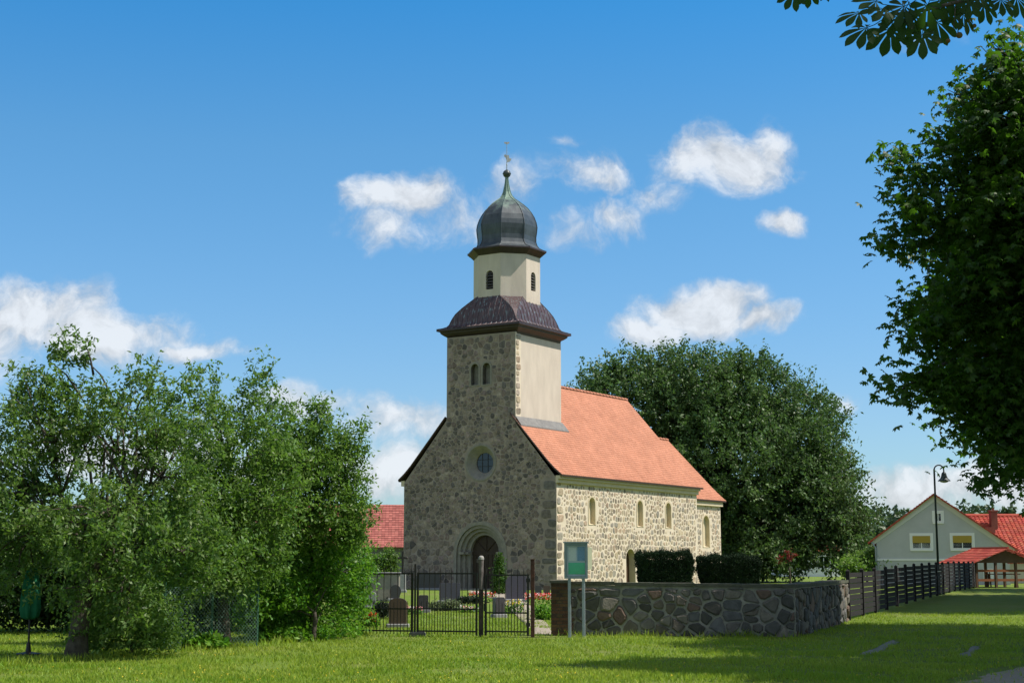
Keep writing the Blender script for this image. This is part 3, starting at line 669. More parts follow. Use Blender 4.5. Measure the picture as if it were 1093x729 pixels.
def clumps(blobs,n,g=rng,shell=.42,lump=.34):
    vol=np.array([b[3]*b[4]*b[5]*(b[6] if len(b)>6 else 1) for b in blobs])**.85; pr=vol/vol.sum()
    idx=g.choice(len(blobs),n,p=pr); B=np.array([b[:6] for b in blobs])[idx]
    d=g.normal(size=(n,3)); d/=np.linalg.norm(d,axis=1)[:,None]; r=g.uniform(0,1,n)**shell
    # lumpy surface
    lum=np.array([1+lump*noise.noise(Vector((x[0]*2.3+i*3.1,x[1]*2.3,x[2]*2.3))) for x,i in zip(d,idx)])
    return B[:,:3]+d*B[:,3:]*(r*lum)[:,None],idx
def tree(name,label,base,trunk_h,trunk_r,blobs,nclump,nleaf,cr,L,W,leaf,group=None,cat='tree',kind='oval',lean=(0,0),limbs=60,up=.35,droop=.2,flat=.6,trunkmat=None,shell=.42,seed=0,keep=None,sprig=0,lr=.5,lump=.34):
    g=np.random.default_rng(seed+100); rd=random.Random(seed)
    root=thing(name,base,label,cat,0,group); bx=Vector(base)
    C,idx=clumps(blobs,nclump,g,shell,lump)
    if keep is not None:
        k_=keep(C); C=C[k_];idx=idx[k_]
    C=C-np.array(base)
    if sprig:
        ce=np.array([np.mean([b[q] for b in blobs]) for q in range(3)])-np.array(base); out=C-ce; out/=np.linalg.norm(out,axis=1)[:,None]+1e-6
        ns=sprig; dv=out[:,None,:]*.7+g.normal(size=(len(C),ns,3))*.65+np.array([0,0,.45]); dv/=np.linalg.norm(dv,axis=2)[:,:,None]
        k=nleaf//ns; tt=g.uniform(0,1,size=(len(C),ns,k,1)); ll=cr*g.uniform(1.2,3.6,size=(len(C),ns,1,1))
        P=(C[:,None,None,:]+dv[:,:,None,:]*tt*ll+g.normal(size=(len(C),ns,k,3))*cr*.22-np.array([0,0,1])*(tt**2)*ll*.15).reshape(-1,3)
    else:
        off=g.normal(size=(len(C),nleaf,3))*cr*np.array([1,1,flat])*g.uniform(.6,1.3,size=(len(C),1,1))
        P=(C[:,None,:]+off).reshape(-1,3)
    P=P[P[:,2]>.05]
    if keep is not None: P=P[keep(P+np.array(base))]
    V,Fq=(palm_leaf(P,L,W,g) if kind=='palm' else quads_leaf(P,L,W,up,droop=droop,g=g))
    cr_=npobj('crown',V,Fq,leaf,root)
    # trunk and limbs
    mb=MB(); top=Vector((lean[0],lean[1],trunk_h)); pts=[];rs=[]
    for i in range(7):
        t=i/6; pts.append(Vector((lean[0]*t*t+.06*trunk_h*.3*math.sin(t*5+seed),lean[1]*t*t+.05*math.cos(t*4+seed)*t,trunk_h*t-.1*(1-t)))); rs.append(trunk_r*(1.35 if i==0 else 1.05-.45*t))
    mb.tube(pts,rs,10)
    bl=[Vector(b[:3])-bx for b in blobs]; ends=[]
    for b,bb in zip(bl,blobs):
        s=pts[rd.choice([3,4,5,6])]; b=s+(b-s)*.9; mid=(s+b)/2+Vector((rd.uniform(-.15,.15),rd.uniform(-.15,.15),.12))*(b-s).length
        q=[s,s*.55+mid*.45+Vector((0,0,.05)),mid,mid*.4+b*.6,b]; r0=trunk_r*lr*min(1,.35+.3*max(bb[3:6])); mb.tube(q,[r0,r0*.7,r0*.45,r0*.22,r0*.08],6); ends.append(q)
    sel=g.choice(len(C),min(limbs,len(C)),replace=False)
    for i in sel:
        q=ends[idx[i]]; s=q[rd.choice([2,3,4])]; e=Vector(C[i]); ln=(e-s).length
        m=(s+e)/2+Vector((rd.uniform(-.1,.1),rd.uniform(-.1,.1),rd.uniform(0,.15)))*ln
        r0=min(trunk_r*.14,.05+.0*ln); mb.tube([s,m,e,e+(e-m)*.25],[r0,r0*.65,r0*.3,r0*.12],4)
    obj('trunk',mb,trunkmat or M_bark,root,smooth=True)
    return root
def B(px,py,rx,ry,Y,dr=None,w=1):      # crown lobe standing at depth Y
    c=at(px,py,Y); return (c.x,c.y,c.z,rx/F*Y,dr if dr else rx/F*Y,ry/F*Y,w)
# fruit trees on the left
def build_left():
    K=lambda b:[(x[0],x[1],x[2],x[3]*.86,x[4]*.8,x[5]*.86,x[6]) for x in b]
    b=[B(60,400,30,50,26,.6),B(55,455,55,60,26,1.2),B(120,470,60,55,26.5,1.2),B(20,520,70,60,26,1.3),B(110,560,80,60,25.6,1.4),B(150,420,30,36,27,.6),B(180,500,50,70,26.5,1),B(10,590,60,55,27,1.3),B(95,630,55,40,25.8,.9),B(-60,500,70,110,27,1.6),B(66,372,16,26,26,.35),B(150,396,8,20,26.5,.2),B(95,385,9,20,26,.22),B(20,420,14,30,26,.3),B(205,585,55,60,26.2,1),B(140,640,36,42,25.6,.6)]
    tree('fruit_tree','tall fruit tree with a dark leaning trunk, nearest to the left edge',tuple(gp(78,703)),2.6,.17,K(b),1350,36,.14,.10,.045,M_fruit,'old fruit trees in the garden',lean=(.9,.2),limbs=150,seed=1,flat=.8,sprig=3,shell=.25,lump=.6)
    b=[B(208,398,8,20,30,.2),B(262,405,8,20,30,.2),B(280,400,7,18,30,.2),B(215,420,22,34,30,.5),B(275,425,22,30,30,.5),B(240,470,60,50,30,1.2),B(215,540,60,60,29.5,1.2),B(280,530,50,60,30,1.1),B(250,590,60,40,29.6,1.1),B(180,450,30,40,30,.6),B(300,460,25,32,30.5,.5),B(190,620,40,30,30,.7)]
    tree('fruit_tree','middle fruit tree with twin narrow tops, between the nearest one and the dense right one',tuple(gp(238,688)),2.4,.12,K(b),950,36,.16,.10,.045,M_fruit2,'old fruit trees in the garden',limbs=120,seed=2,flat=.8,sprig=3,shell=.25,lump=.6)
    b=[B(342,432,6,16,32,.15),B(384,462,6,16,32,.15),B(310,438,7,14,32,.15),B(342,452,16,24,32,.4),B(335,490,42,40,32,1),B(370,500,24,30,32,.6),B(355,545,40,40,32,.9),B(300,500,34,40,32.4,.8),B(310,560,40,40,32,.9),B(375,470,10,16,32,.3),B(372,560,20,26,32,.4)]
    tree('fruit_tree','rounded dense fruit tree rising over the leafy bush beside the iron gate',tuple(gp(322,681)),2.2,.11,K(b),800,36,.155,.10,.047,M_fruit2,'old fruit trees in the garden',lean=(.3,0),limbs=110,seed=3,flat=.8,sprig=3,shell=.25,lump=.6)
    b=[B(345,620,44,48,33.0,.9),B(300,640,34,38,32,.7),B(378,600,16,28,33.8,.5),B(375,645,16,32,33.8,.5),B(335,665,50,20,32.5,.6),B(275,655,22,28,31.5,.5)]
    tree('leafy_bush','bright green leafy bush spilling over the grass just left of the iron gate',tuple(gp(335,684)),.6,.06,b,700,36,.16,.095,.05,M_bush,None,'bush',limbs=60,seed=4,flat=.8,sprig=4)
    b=[B(130,650,44,40,27.4,.7),B(160,672,34,24,27,.5),B(100,672,30,24,27,.5)]
    tree('leafy_bush','low shrub growing round the foot of the trees left of the wire fence',tuple(gp(140,699)),.5,.04,b,330,32,.15,.08,.04,M_fruit2,None,'bush',limbs=40,seed=5)
    b=[B(20,600,90,60,36,2),B(140,590,90,70,36,2),B(250,600,80,70,36.5,1.5),B(60,645,80,28,36,1.2),B(200,645,100,32,36,1.2),B(-60,640,60,30,36,1.2),B(290,650,40,26,36,1)]  # dark backdrop added to block see-through, standing in for shade under the trees
    tree('shade_hedge','dark hedge added in place of shade at the back of the fruit garden',(at(140,660,36).x,36,0),.8,.08,b,2000,32,.24,.14,.075,leafmat('shade_hedge_leaf',(.020,.045,.012),(.04,.075,.02),(.05,.1,.02)),None,'hedge',limbs=60,seed=6,shell=.7)
    # wire fence
    A=Vector((gp(175,694).x,gp(175,694).y,0)); Bq=Vector((gp(275,689).x,gp(275,689).y,0)); Dv=(Bq-A); Ln=Dv.length; Dv.normalize()
    t=thing('wire_fence',tuple(A),'low green chain link fence under the fruit trees','fence',math.atan2(Dv.y,Dv.x))
    h=1.15; mb=MB(); s=.075
    k=-h
    while k<Ln:
        for sg in (1,-1):
            a0,a1=(k,0),(k+h,h)
            if sg<0: a0,a1=(k+h,0),(k,h)
            P=[]
            for (x,z) in (a0,a1): P.append([x,z])
            # clip to 0..Ln
            (x0,z0),(x1,z1)=P
            def cl(x,z,xo,zo):
                if x<0: tt=(0-xo)/(x-xo) if x!=xo else 0; return 0,zo+(z-zo)*tt
                if x>Ln: tt=(Ln-xo)/(x-xo) if x!=xo else 0; return Ln,zo+(z-zo)*tt
                return x,z
            if not((x0<0 and x1<0) or (x0>Ln and x1>Ln)):
                a=cl(x0,z0,x1,z1); c=cl(x1,z1,x0,z0); mb.tube([(a[0],0,a[1]),(c[0],0,c[1])],.0035,3,caps=False)
        k+=s
    obj('wire_mesh',mb,mat('green_wire',(.10,.17,.13),.5,metal=.2),t)
    n=3
    for i in range(n):
        mb=MB(); x=Ln*i/(n-1); mb.tube([(x,.03,-.1),(x,.03,h+.08)],.024,8); mb.lathe([(.026,h+.08),(.026,h+.1),(.01,h+.115)],8,(x,.03)); obj('post',mb,mat('green_post',(.03,.10,.06),.5),t)
    mb=MB(); mb.tube([(0,.03,h),(Ln,.03,h)],.006,4); mb.tube([(0,.03,h/2),(Ln,.03,h/2)],.005,4); obj('tension_wire',mb,MATS['green_post'],t)
    # folded parasol
    p=gp(30,699); p2=at(24,703,p.y)
    t=thing('parasol',tuple(p),'closed green garden parasol on a thin pole near the left edge','parasol',.4)
    mb=MB(); mb.tube([(0,0,-.05),(0,0,1.65)],.018,8); obj('pole',mb,M_iron,t)
    mb=MB(); rings=[]
    for z,r in ((.62,.06),(.66,.13),(.8,.15),(1.0,.14),(1.2,.12),(1.4,.09),(1.55,.05),(1.6,.02)):
        rings.append([((r*(1+.28*math.sin(a*6+z)))*math.cos(a),(r*(1+.28*math.sin(a*6+z)))*math.sin(a),z) for a in [2*math.pi*i/36 for i in range(36)]])
    mb.loft(rings); c=obj('canopy',mb,mat('green_canvas',(.012,.13,.06),.85,(.018,.16,.075),ns=6),t,smooth=True)
    mb=MB(); mb.lathe([(.22,-.02),(.22,.03),(.05,.06),(.03,.22)],16); obj('base',mb,M_iron,t)
build_left()
# beech behind the church
def build_beech():
    Y=106
    b=[B(690,440,70,60,Y,4),B(760,425,60,48,Y,4.5),B(720,410,50,34,Y,3.5),B(800,440,60,55,Y,4),B(850,465,45,55,Y,3.5),B(770,500,110,70,Y,6.5),B(860,530,50,60,Y,4),B(820,560,80,50,Y,5),B(885,560,34,40,Y-2,3),B(650,402,34,18,Y,2),B(720,560,70,60,Y,4),B(880,500,24,30,Y,2),B(895,590,24,22,Y-3,2),B(800,590,60,22,Y-3,3),B(885,445,14,22,Y,1.5),B(640,450,30,50,Y,2.5),B(790,395,24,16,Y,2),B(903,555,24,30,Y-2,2.5),B(912,592,16,20,Y-4,2)]
    tree('beech_tree','broad spreading dark green tree filling the sky behind the church roof',(at(780,604,Y).x,Y,.3),6.5,.55,b,3600,48,.5,.29,.15,M_beech,None,limbs=420,seed=11,droop=.7,flat=.75,shell=.3,sprig=4,lump=.5)
    tree('green_shrub','light green shrubs left of the grey gabled house',(at(925,604,96).x,96,.3),.8,.08,[B(930,600,18,8,95,1.5),B(912,604,12,6,94,1.2)],150,34,.35,.24,.13,M_fruit2,None,'shrub',limbs=20,seed=12)
    tree('copper_shrub','red leaved shrub glowing below the big tree behind the churchyard',(at(843,604,99).x,99,.3),1.0,.07,[B(843,592,4,6,99,.3),B(832,598,4,4,99,.3)],8,20,.10,.16,.09,leafmat('copper_leaf',(.14,.015,.012),(.22,.03,.02),(.3,.03,.02)),None,'shrub',limbs=10,seed=13)
build_beech()
# chestnuts on the right
def build_chestnuts():
    Y=23.5
    b=[B(1062,110,40,50,Y,1.2),B(1110,150,90,100,Y,2.2),B(1030,165,36,40,Y,1.1),B(992,172,26,22,Y,.8),B(954,166,18,13,Y,.4),B(968,190,26,20,Y,.6),B(985,235,38,32,Y,1.),B(955,262,17,14,Y,.4),B(1060,235,70,70,Y,2),B(1040,320,58,55,Y,1.6),B(990,330,30,16,Y,.6),B(1000,360,40,30,Y,1),B(965,405,28,15,Y,.6),B(1000,408,34,26,Y,.9),B(1060,410,50,50,Y,1.5),B(1040,462,38,26,Y,.9),B(1062,500,22,26,Y,.6),B(1110,460,50,50,Y,1.3),B(1085,70,30,40,Y,.8),B(1130,300,80,120,Y,3),
       (13.0,26.5,7.8,3.6,3.4,3.8,.6),(14.5,30,8,3.6,4,3.6,.6),(13.0,22.5,8.2,3.2,3,3.4,.6),(16,25,7.5,3.5,4,3.6,.3),(16.0,36.5,8.2,3.2,3.8,3.0,1.4),(14.5,34,7.5,2.6,3.2,2.8,.6)]
    b=[(q[:6]+(3.,) if len(q)==7 and q[6]==1 else q) for q in b]
    tree('chestnut_tree','big dark chestnut tree at the right edge, nearer than any other whole tree',(12.6,26,0),5.0,.42,b,4300,16,.20,.115,.050,M_chest,'chestnut trees along the lane','tree','palm',limbs=420,seed=21,flat=.8,shell=.5,lr=.28,lump=.08)
    b=[(22.8,57,9,4.2,4,3.6,2),(24,57,9,5.2,5,4.6),(20.5,56,7.4,3.0,4,2.8),(27.5,60,8,5,5,4.5),(22,62,8,4.5,4,4)]
    tree('chestnut_tree','second chestnut tree farther down the lane behind the big one',(24.2,58,.2),4.6,.38,b,2000,7,.5,.28,.13,M_chest,'chestnut trees along the lane','tree','palm',limbs=120,seed=22)
    b=[(21.3,48.8,8.6,4.0,2.8,3.8,2),(21.8,54,8.4,3.6,3,3.6,2),(24.2,50.5,8.4,4.4,3.2,3.8),(28,51,8,4,3.6,3.6),(22.5,52,7.5,2.8,2.6,2.6)]
    tree('chestnut_tree','third chestnut tree outside the right edge, shading the fence',(26.5,50,.1),4.4,.38,b,2900,7,.5,.28,.13,M_chest,'chestnut trees along the lane','tree','palm',limbs=80,seed=23)
    b=[(13.2,20,8.6,4.0,3.0,3.4),(15.5,18.5,8.4,3.6,3.4,3.4),(12.2,22.5,8.4,3.2,2.2,3)]  # tree out of view, added to deepen the shade on the front lawn
    tree('chestnut_tree','unseen chestnut tree added outside the right edge to shade the lawn, between the overhanging branch and the big dark crown',(14.5,19.5,0),4.6,.36,b,3300,9,.3,.2,.09,M_chest,'chestnut trees along the lane','tree','palm',limbs=80,seed=25)
    b=[(12.6,28.6,8.3,3.2,3.2,3.3),(13.2,32.5,8.2,3.4,3.2,3.2),(13.6,36.8,8,3.4,3,2.9),(16,33,8.4,4,4,3.8)]  # extra tree, added to thicken the shade beside the boulder wall
    tree('chestnut_tree','chestnut tree added behind the big dark crown to shade the corner of the boulder wall',(16,33,0),4.6,.38,b,4600,9,.3,.2,.095,M_chest,'chestnut trees along the lane','tree','palm',limbs=80,seed=26)
    b=[(32,70,9,5.5,5,4.6),(29,75,8,4.5,4.5,3.8),(34,66,8,5,4.5,4.2)]
    tree('chestnut_tree','farthest chestnut tree outside the right edge before the houses',(32.5,70,.3),4.6,.38,b,1500,7,.55,.3,.14,M_chest,'chestnut trees along the lane','tree','palm',limbs=80,seed=24)
build_chestnuts()
def leaflet(mb,base,dirv,nrm,L,W,mi=0):
    d=Vector(dirv).normalized(); s=d.cross(Vector(nrm)).normalized(); m=s.cross(d)
    prof=[(0,.02),(.2,.22),(.42,.62),(.62,.95),(.76,1.0),(.88,.72),(.96,.25),(1,0.02)]
    b=len(mb.v); vs=[];fs=[]
    for t,w in prof:
        c=Vector(base)+d*(L*t)-m*(L*.16*t*t); e=s*(W*.5*w); vs+= [c+e+m*W*.10*w,c,c-e+m*W*.10*w]
    for i in range(len(prof)-1):
        a=i*3; fs+=[(a,a+1,a+4,a+3),(a+1,a+2,a+5,a+4)]
    mb.add(vs,fs,mi)
def build_near():
    base=(9.6,10.8,0)
    root=thing('chestnut_tree',base,'overhanging chestnut branch with big fingered leaves at the top right, closest to the viewer','tree',0,'chestnut trees along the lane')
    mb=MB(); rel=lambda p:Vector(p)-Vector(base)
    mb.tube([(0,0,-.2),(-.1,0,1.5),(.05,.1,3.2),(0,0,5.2),(.2,-.3,7.5),(0,-.6,10)],[.42,.33,.3,.27,.18,.08],12)
    def px(x,y,Y): return rel(at(x,y,Y))
    L1=[Vector((0,0,5.2)),rel((7.5,10.4,6.9)),rel((5.3,10.2,6.6)),px(1120,-30,10.2),px(1040,-2,10),px(985,12,9.95),px(930,18,9.9)]
    mb.tube(L1,[.14,.10,.06,.03,.016,.011,.006],8)
    L2=[rel((5.3,10.2,6.6)),px(1090,-40,10),px(980,-45,9.8),px(900,-30,9.8),px(860,-14,9.8)]
    mb.tube(L2,[.05,.03,.02,.012,.006],6)
    for e in ((6.5,7.5,8.6),(11.8,8,9),(12,12,9.2),(8,6,10.2),(10,9.5,11.5)): mb.tube([(0,0,4.6),tuple(rel(e)*.5+Vector((0,0,1.2))),tuple(rel(e))],[.16,.10,.04],6)
    rd=random.Random(5)
    spots=[(917,12,25,-1,0),(925,28,28,-1,.4),(950,30,30,-.4,1),(968,22,26,.2,1),(985,35,26,-.1,1.0),(1000,22,28,.6,.8),(945,8,26,-.8,-.1),(1010,8,26,.4,.6),(1028,14,22,.7,.5),(990,4,26,-.3,.6),(965,5,26,-.7,.3),(1050,3,22,.4,.8),(1068,-2,22,.6,.6),(1085,-4,24,.5,.8),(935,0,24,-.6,-.3),(848,-10,20,-.6,.8),(862,-14,20,.1,1),(975,14,24,.4,.9),(1005,-2,24,.1,.5),(960,16,26,-.6,.7),(1035,0,20,-.2,.8),(878,-18,18,.5,.7),(1020,-6,22,.1,.5),(1042,-8,22,.5,.5)]
    def palmate(c,L,out):
        ax=Vector(out).normalized(); nr=Vector((rd.uniform(-.3,.3),-.75+rd.uniform(-.2,.2),.55)).normalized(); s=ax.cross(nr).normalized(); nr=s.cross(ax)
        lf=MB(); lf.tube([c-ax*L*.7+Vector((0,0,.02)),c-ax*L*.3,c],.0028,4)
        for i in range(7):
            t=(i-3)/3*2.15; f=(1,.93,.78,.55)[abs(i-3)]
            d=ax*math.cos(t)+s*math.sin(t)-nr*.12+Vector((0,0,-.18)); leaflet(lf,c,d,nr,L*f*rd.uniform(.9,1.1),L*f*.36)
        obj('leaf',lf,M_nearch,root,smooth=True)
    for x,y,l,dx,dy in spots:
        palmate(px(x,y+2,10+rd.uniform(-.25,.25)),l*1.14/F*10,(dx,rd.uniform(-.3,.2),-dy))
    for x,y in ((1022,40),(1032,18),(1018,30)):
        c=px(x,y,9.95); mb.tube([c+Vector((.02,0,.16)),c],.004,4)
        k=MB()
    obj('trunk',mb,M_bark,root,smooth=True)
    for x,y,r in ((1024,38,.022),(1033,22,.017),(1040,28,.015),(1012,44,.016)):
        fr=MB(); c=px(x,y,9.95); fr.lathe([(r*math.sin(t)*(1+.1*(i%2)),c.z-r*math.cos(t)) for i,t in enumerate([math.pi*i/8 for i in range(1,8)])],9,(c.x,c.y))
        obj('chestnut_husk',fr,mat('husk',(.12,.10,.03),.8,(.16,.07,.03),ns=20),root,smooth=True)
    g=np.random.default_rng(9); C,_=clumps([(9.6,9.5,10.2,4.6,4.2,2.6),(11,8,9.5,4,4,2.5),(9,13,11.5,6,5,3)],1500,g)  # unseen crown, enlarged to block sky light over the lower right lawn
    P=(C[:,None,:]+g.normal(size=(len(C),9,3))*.3).reshape(-1,3); P=P[(P[:,2]>2.6+.42*P[:,1])&(P[:,2]>6.4)]-np.array(base)
    V,Fq=palm_leaf(P,.2,.08,g); npobj('crown',V,Fq,M_chest,root)
build_near()
# ------------------------------------------------------------------ churchyard wall, pillar, notice board
W0=Vector((1.28,33.85,0)); W1=Vector((6.22,33.42,0)); W2=Vector((9.35,42.4,0))
FW=[(.12,.11,.10),(.095,.09,.085),(.14,.12,.10),(.08,.078,.073),(.15,.135,.115),(.13,.09,.072),(.10,.10,.102),(.07,.066,.06)]
def build_yard_wall():
    t=thing('churchyard_wall',tuple(W0),'low churchyard wall of large dark boulders in pale mortar with a flat coping','wall')
    mm=mat('wall_mortar',(.36,.335,.28),.95,(.22,.21,.17),ns=5,bump=.6,bs=30)
    ms=mat('boulder',(.95,.93,.88),.85,(1.4,1.38,1.3),ns=7,attr=True,bump=.6,bs=25)
    cop=mat('coping',(.12,.115,.09),.95,(.075,.08,.05),ns=6,bump=.6)
    for i,(a,b,h0,h1) in enumerate(((W0,W1,1.21,1.15),(W1,W2,1.15,1.15))):
        d=(b-a);L_=d.length;d.normalize();n=Vector((d.y,-d.x,0)); A=a-W0
        mb=MB(); hh=lambda u:h0+(h1-h0)*u/L_-.085
        th=.40
        S=.07 if i==0 else .02; k=14
        top=[(L_*j/k,hh(L_*j/k)) for j in range(k,-1,-1)]
        poly=[(0,-.3),(L_,-.3)]+top
        mb.prism(poly,A,d,(0,0,1),-n*th,0)
        ins=lambda u,z:.02<u<L_-.02 and -.05<z<hh(u)-.02
        big=lambda u,z:1.0
        ps=[clip_rect(q,.01,L_-.01,-.15,hh(L_)-.015) for q in voronoi_stones(-.3,L_+.3,-.15,1.3,(.24,.62),(.20,.42),.36,lambda u,z:True,31+i,big)]
        lay_stones(mb,[q for q in ps if q],A,d,n,lambda u,z:True,.024,FW,seed=40+i,raise_=.055,round_=2)
        obj('boulder_wall',mb,[mm,ms],t)
        mb=MB(); rd=random.Random(i); u=-.03
        while u<L_:
            w=rd.uniform(.7,1.1); w=min(w,L_+.03-u); z=hh(u+w/2)+gz(a.x+d.x*u,a.y+d.y*u)*0
            P0=A+d*u+n*.05; P1=A+d*(u+w-.008)+n*.05; P2=P1-n*(th+.1); P3=P0-n*(th+.1); dz=rd.uniform(-.008,.008)
            lo=[p+Vector((0,0,z+.003)) for p in (P0,P1,P2,P3)]; hi=[p*1+Vector((0,0,z+.075+dz)) for p in (P0,P1,P2,P3)]
            mb.add(lo+hi,[(3,2,1,0),(4,5,6,7),(0,1,5,4),(1,2,6,5),(2,3,7,6),(3,0,4,7)]); u+=w
        obj('coping',mb,cop,t)
    # brick pillar
    p=thing('brick_pillar',(.86,33.62,0),'narrow dark brown brick pillar ending the wall next to the gate','pillar',-.085)
    mb=MB(); rd=random.Random(9); z=-.1; r=0
    mb.box(.008,.382,.008,.382,-.2,1.17,1)
    while z<1.14:
        for sd in range(4):
            us=[0,.125,.255,.39] if r%2 else [0,.19,.39]
            for u0,u1 in zip(us,us[1:]):
                c=rd.choice([(.13,.065,.035),(.10,.05,.03),(.15,.085,.04),(.08,.05,.035),(.11,.075,.035)])
                u0+=.005;u1-=.005
                q={0:(u0,u1,0,.02),1:(.37,.39,u0,u1),2:(u0,u1,.37,.39),3:(0,.02,u0,u1)}[sd]; mb.box(*q,z+.005,z+.065,0,c)
        z+=.075;r+=1
    obj('brickwork',mb,[mat('brick',(.8,.8,.8),.9,(1.1,1.1,1.1),ns=14,attr=True,bump=.4,bs=50),mat('brick_joint',(.10,.085,.06),.95,(.06,.05,.04),ns=8)],p)
    mb=MB(); mb.cbox(-.03,.42,-.03,.42,1.17,1.24,.015); obj('cap',mb,cop,p)
build_yard_wall()
def build_board():
    Y=33.0; a=gp(608,679); t=thing('notice_board',(at(615,640,Y).x,Y,0),'grey glass fronted notice cabinet on two steel posts before the wall','notice board',-.06)
    w=.255
    for x in (-.145,.160):
        mb=MB(); mb.cbox(x-.034,x+.034,-.03,.03,-.1,1.27,.008); obj('post',mb,M_galv,t)
    fm=mat('board_frame',(.24,.31,.34),.5,(.19,.26,.29),ns=5,spec=.4)
    mb=MB(); z0,z1=1.27,2.035; d0,d1=-.06,.06
    for (x0,x1,a0,a1) in ((-w,-w+.045,z0,z1),(w-.045,w,z0,z1),(-w+.045,w-.045,z0,z0+.05),(-w+.045,w-.045,z1-.05,z1)): mb.box(x0,x1,d0,d1,a0,a1)
    mb.box(-w+.045,w-.045,.03,.06,z0+.05,z1-.05); mb.box(-w-.02,w+.02,d0-.03,d1+.02,z1+.002,z1+.03)
    cab=obj('cabinet',mb,fm,t)
    mb=MB(); mb.box(-w+.05,w-.05,.012,.026,z0+.055,z1-.055); obj('backing',mb,mat('pinboard',(.36,.48,.55),.9,(.42,.54,.6),ns=4),cab)
    def sheet(nm,x0,x1,a0,a1,c,c2=None):
        mb=MB(); mb.box(x0,x1,.006,.010,a0,a1); return obj(nm,mb,mat(nm+'_print%d'%(int(c[0]*1000)),c,.7,c2,ns=25),cab)
    sheet('green_poster',-w+.09,w-.06,z0+.095,z0+.345,(.02,.46,.24),(.03,.52,.28))
    sheet('blue_poster',.03,w-.06,z0+.385,z1-.075,(.06,.20,.36),(.10,.28,.46))
    sheet('paper_sheet',-w+.09,.0,z0+.385,z1-.09,(.60,.68,.66),(.5,.6,.6))
    mb=MB(); mb.box(-w+.047,w-.047,-.042,-.038,z0+.052,z1-.052)
    gm=bpy.data.materials.new('board_glass'); gm.use_nodes=True; N=gm.node_tree.nodes;L=gm.node_tree.links
    tr=N.new('ShaderNodeBsdfTransparent'); gl=N.new('ShaderNodeBsdfGlossy'); gl.inputs['Roughness'].default_value=.03; mx=N.new('ShaderNodeMixShader'); mx.inputs[0].default_value=.04
    L.new(tr.outputs[0],mx.inputs[1]);L.new(gl.outputs[0],mx.inputs[2]);L.new(mx.outputs[0],N['Material Output'].inputs[0])
    obj('glass',mb,gm,cab)
    mb=MB(); mb.M=Matrix.Translation((w+.004,.05,0))@Matrix.Rotation(R(20),4,'Z'); mb.box(0,.095,0,.012,z0+.2,z1-.09); obj('side_leaf',mb,mat('cream_leaf',(.66,.66,.46),.7),t)
build_board()
# ------------------------------------------------------------------ gate
G0=Vector((-3.55,34.05)); G1=Vector((.46,33.0))
def gl(px):        # point of the gate line seen in column px
    d=G1-G0; k=(px-546.5)/F
    t=(k*G0.y/CP*1.0-G0.x*1.0)/(d.x-k*d.y) if False else ((k*(G0.y*CP+(.7-1.6)*SP)-G0.x)/(d.x-k*d.y*CP))
    return G0+d*t
GANG=math.atan2((G1-G0).y,(G1-G0).x)
def bars(L_,n,h,mid,low,z0=.05,xo=.0):
    """alternate long and short spear bars"""
    mb=MB()
    for i in range(n):
        x=xo+(L_-2*xo)*(i+.5)/n; hh=h if i%2==0 else mid
        mb.tube([(x,0,z0),(x,0,hh-.05),(x,0,hh)],[.0085,.0085,.001],4,caps=False)
    return mb
def leaf_gate(nm,a,b,label,h=1.42,rail=1.37,mid=.78,midrail=.60,low=.12,n=20,group=None,cat='gate',kind=None):
    v=b-a;L_=v.length; t=thing(nm,(a.x,a.y,gz(a.x,a.y)),label,cat,math.atan2(v.y,v.x),group)
    obj('bars',bars(L_,n,h+.09,mid,low),M_iron,t)
    for z in (rail,midrail,low):
        mb=MB(); mb.box(0,L_,-.014,.014,z-.016,z+.016); obj('rail',mb,M_iron,t)
    for x in (0.012,L_-.012):
        mb=MB(); mb.box(x-.018,x+.018,-.018,.018,.03,rail+.02); obj('stile',mb,M_iron,t)
    return t
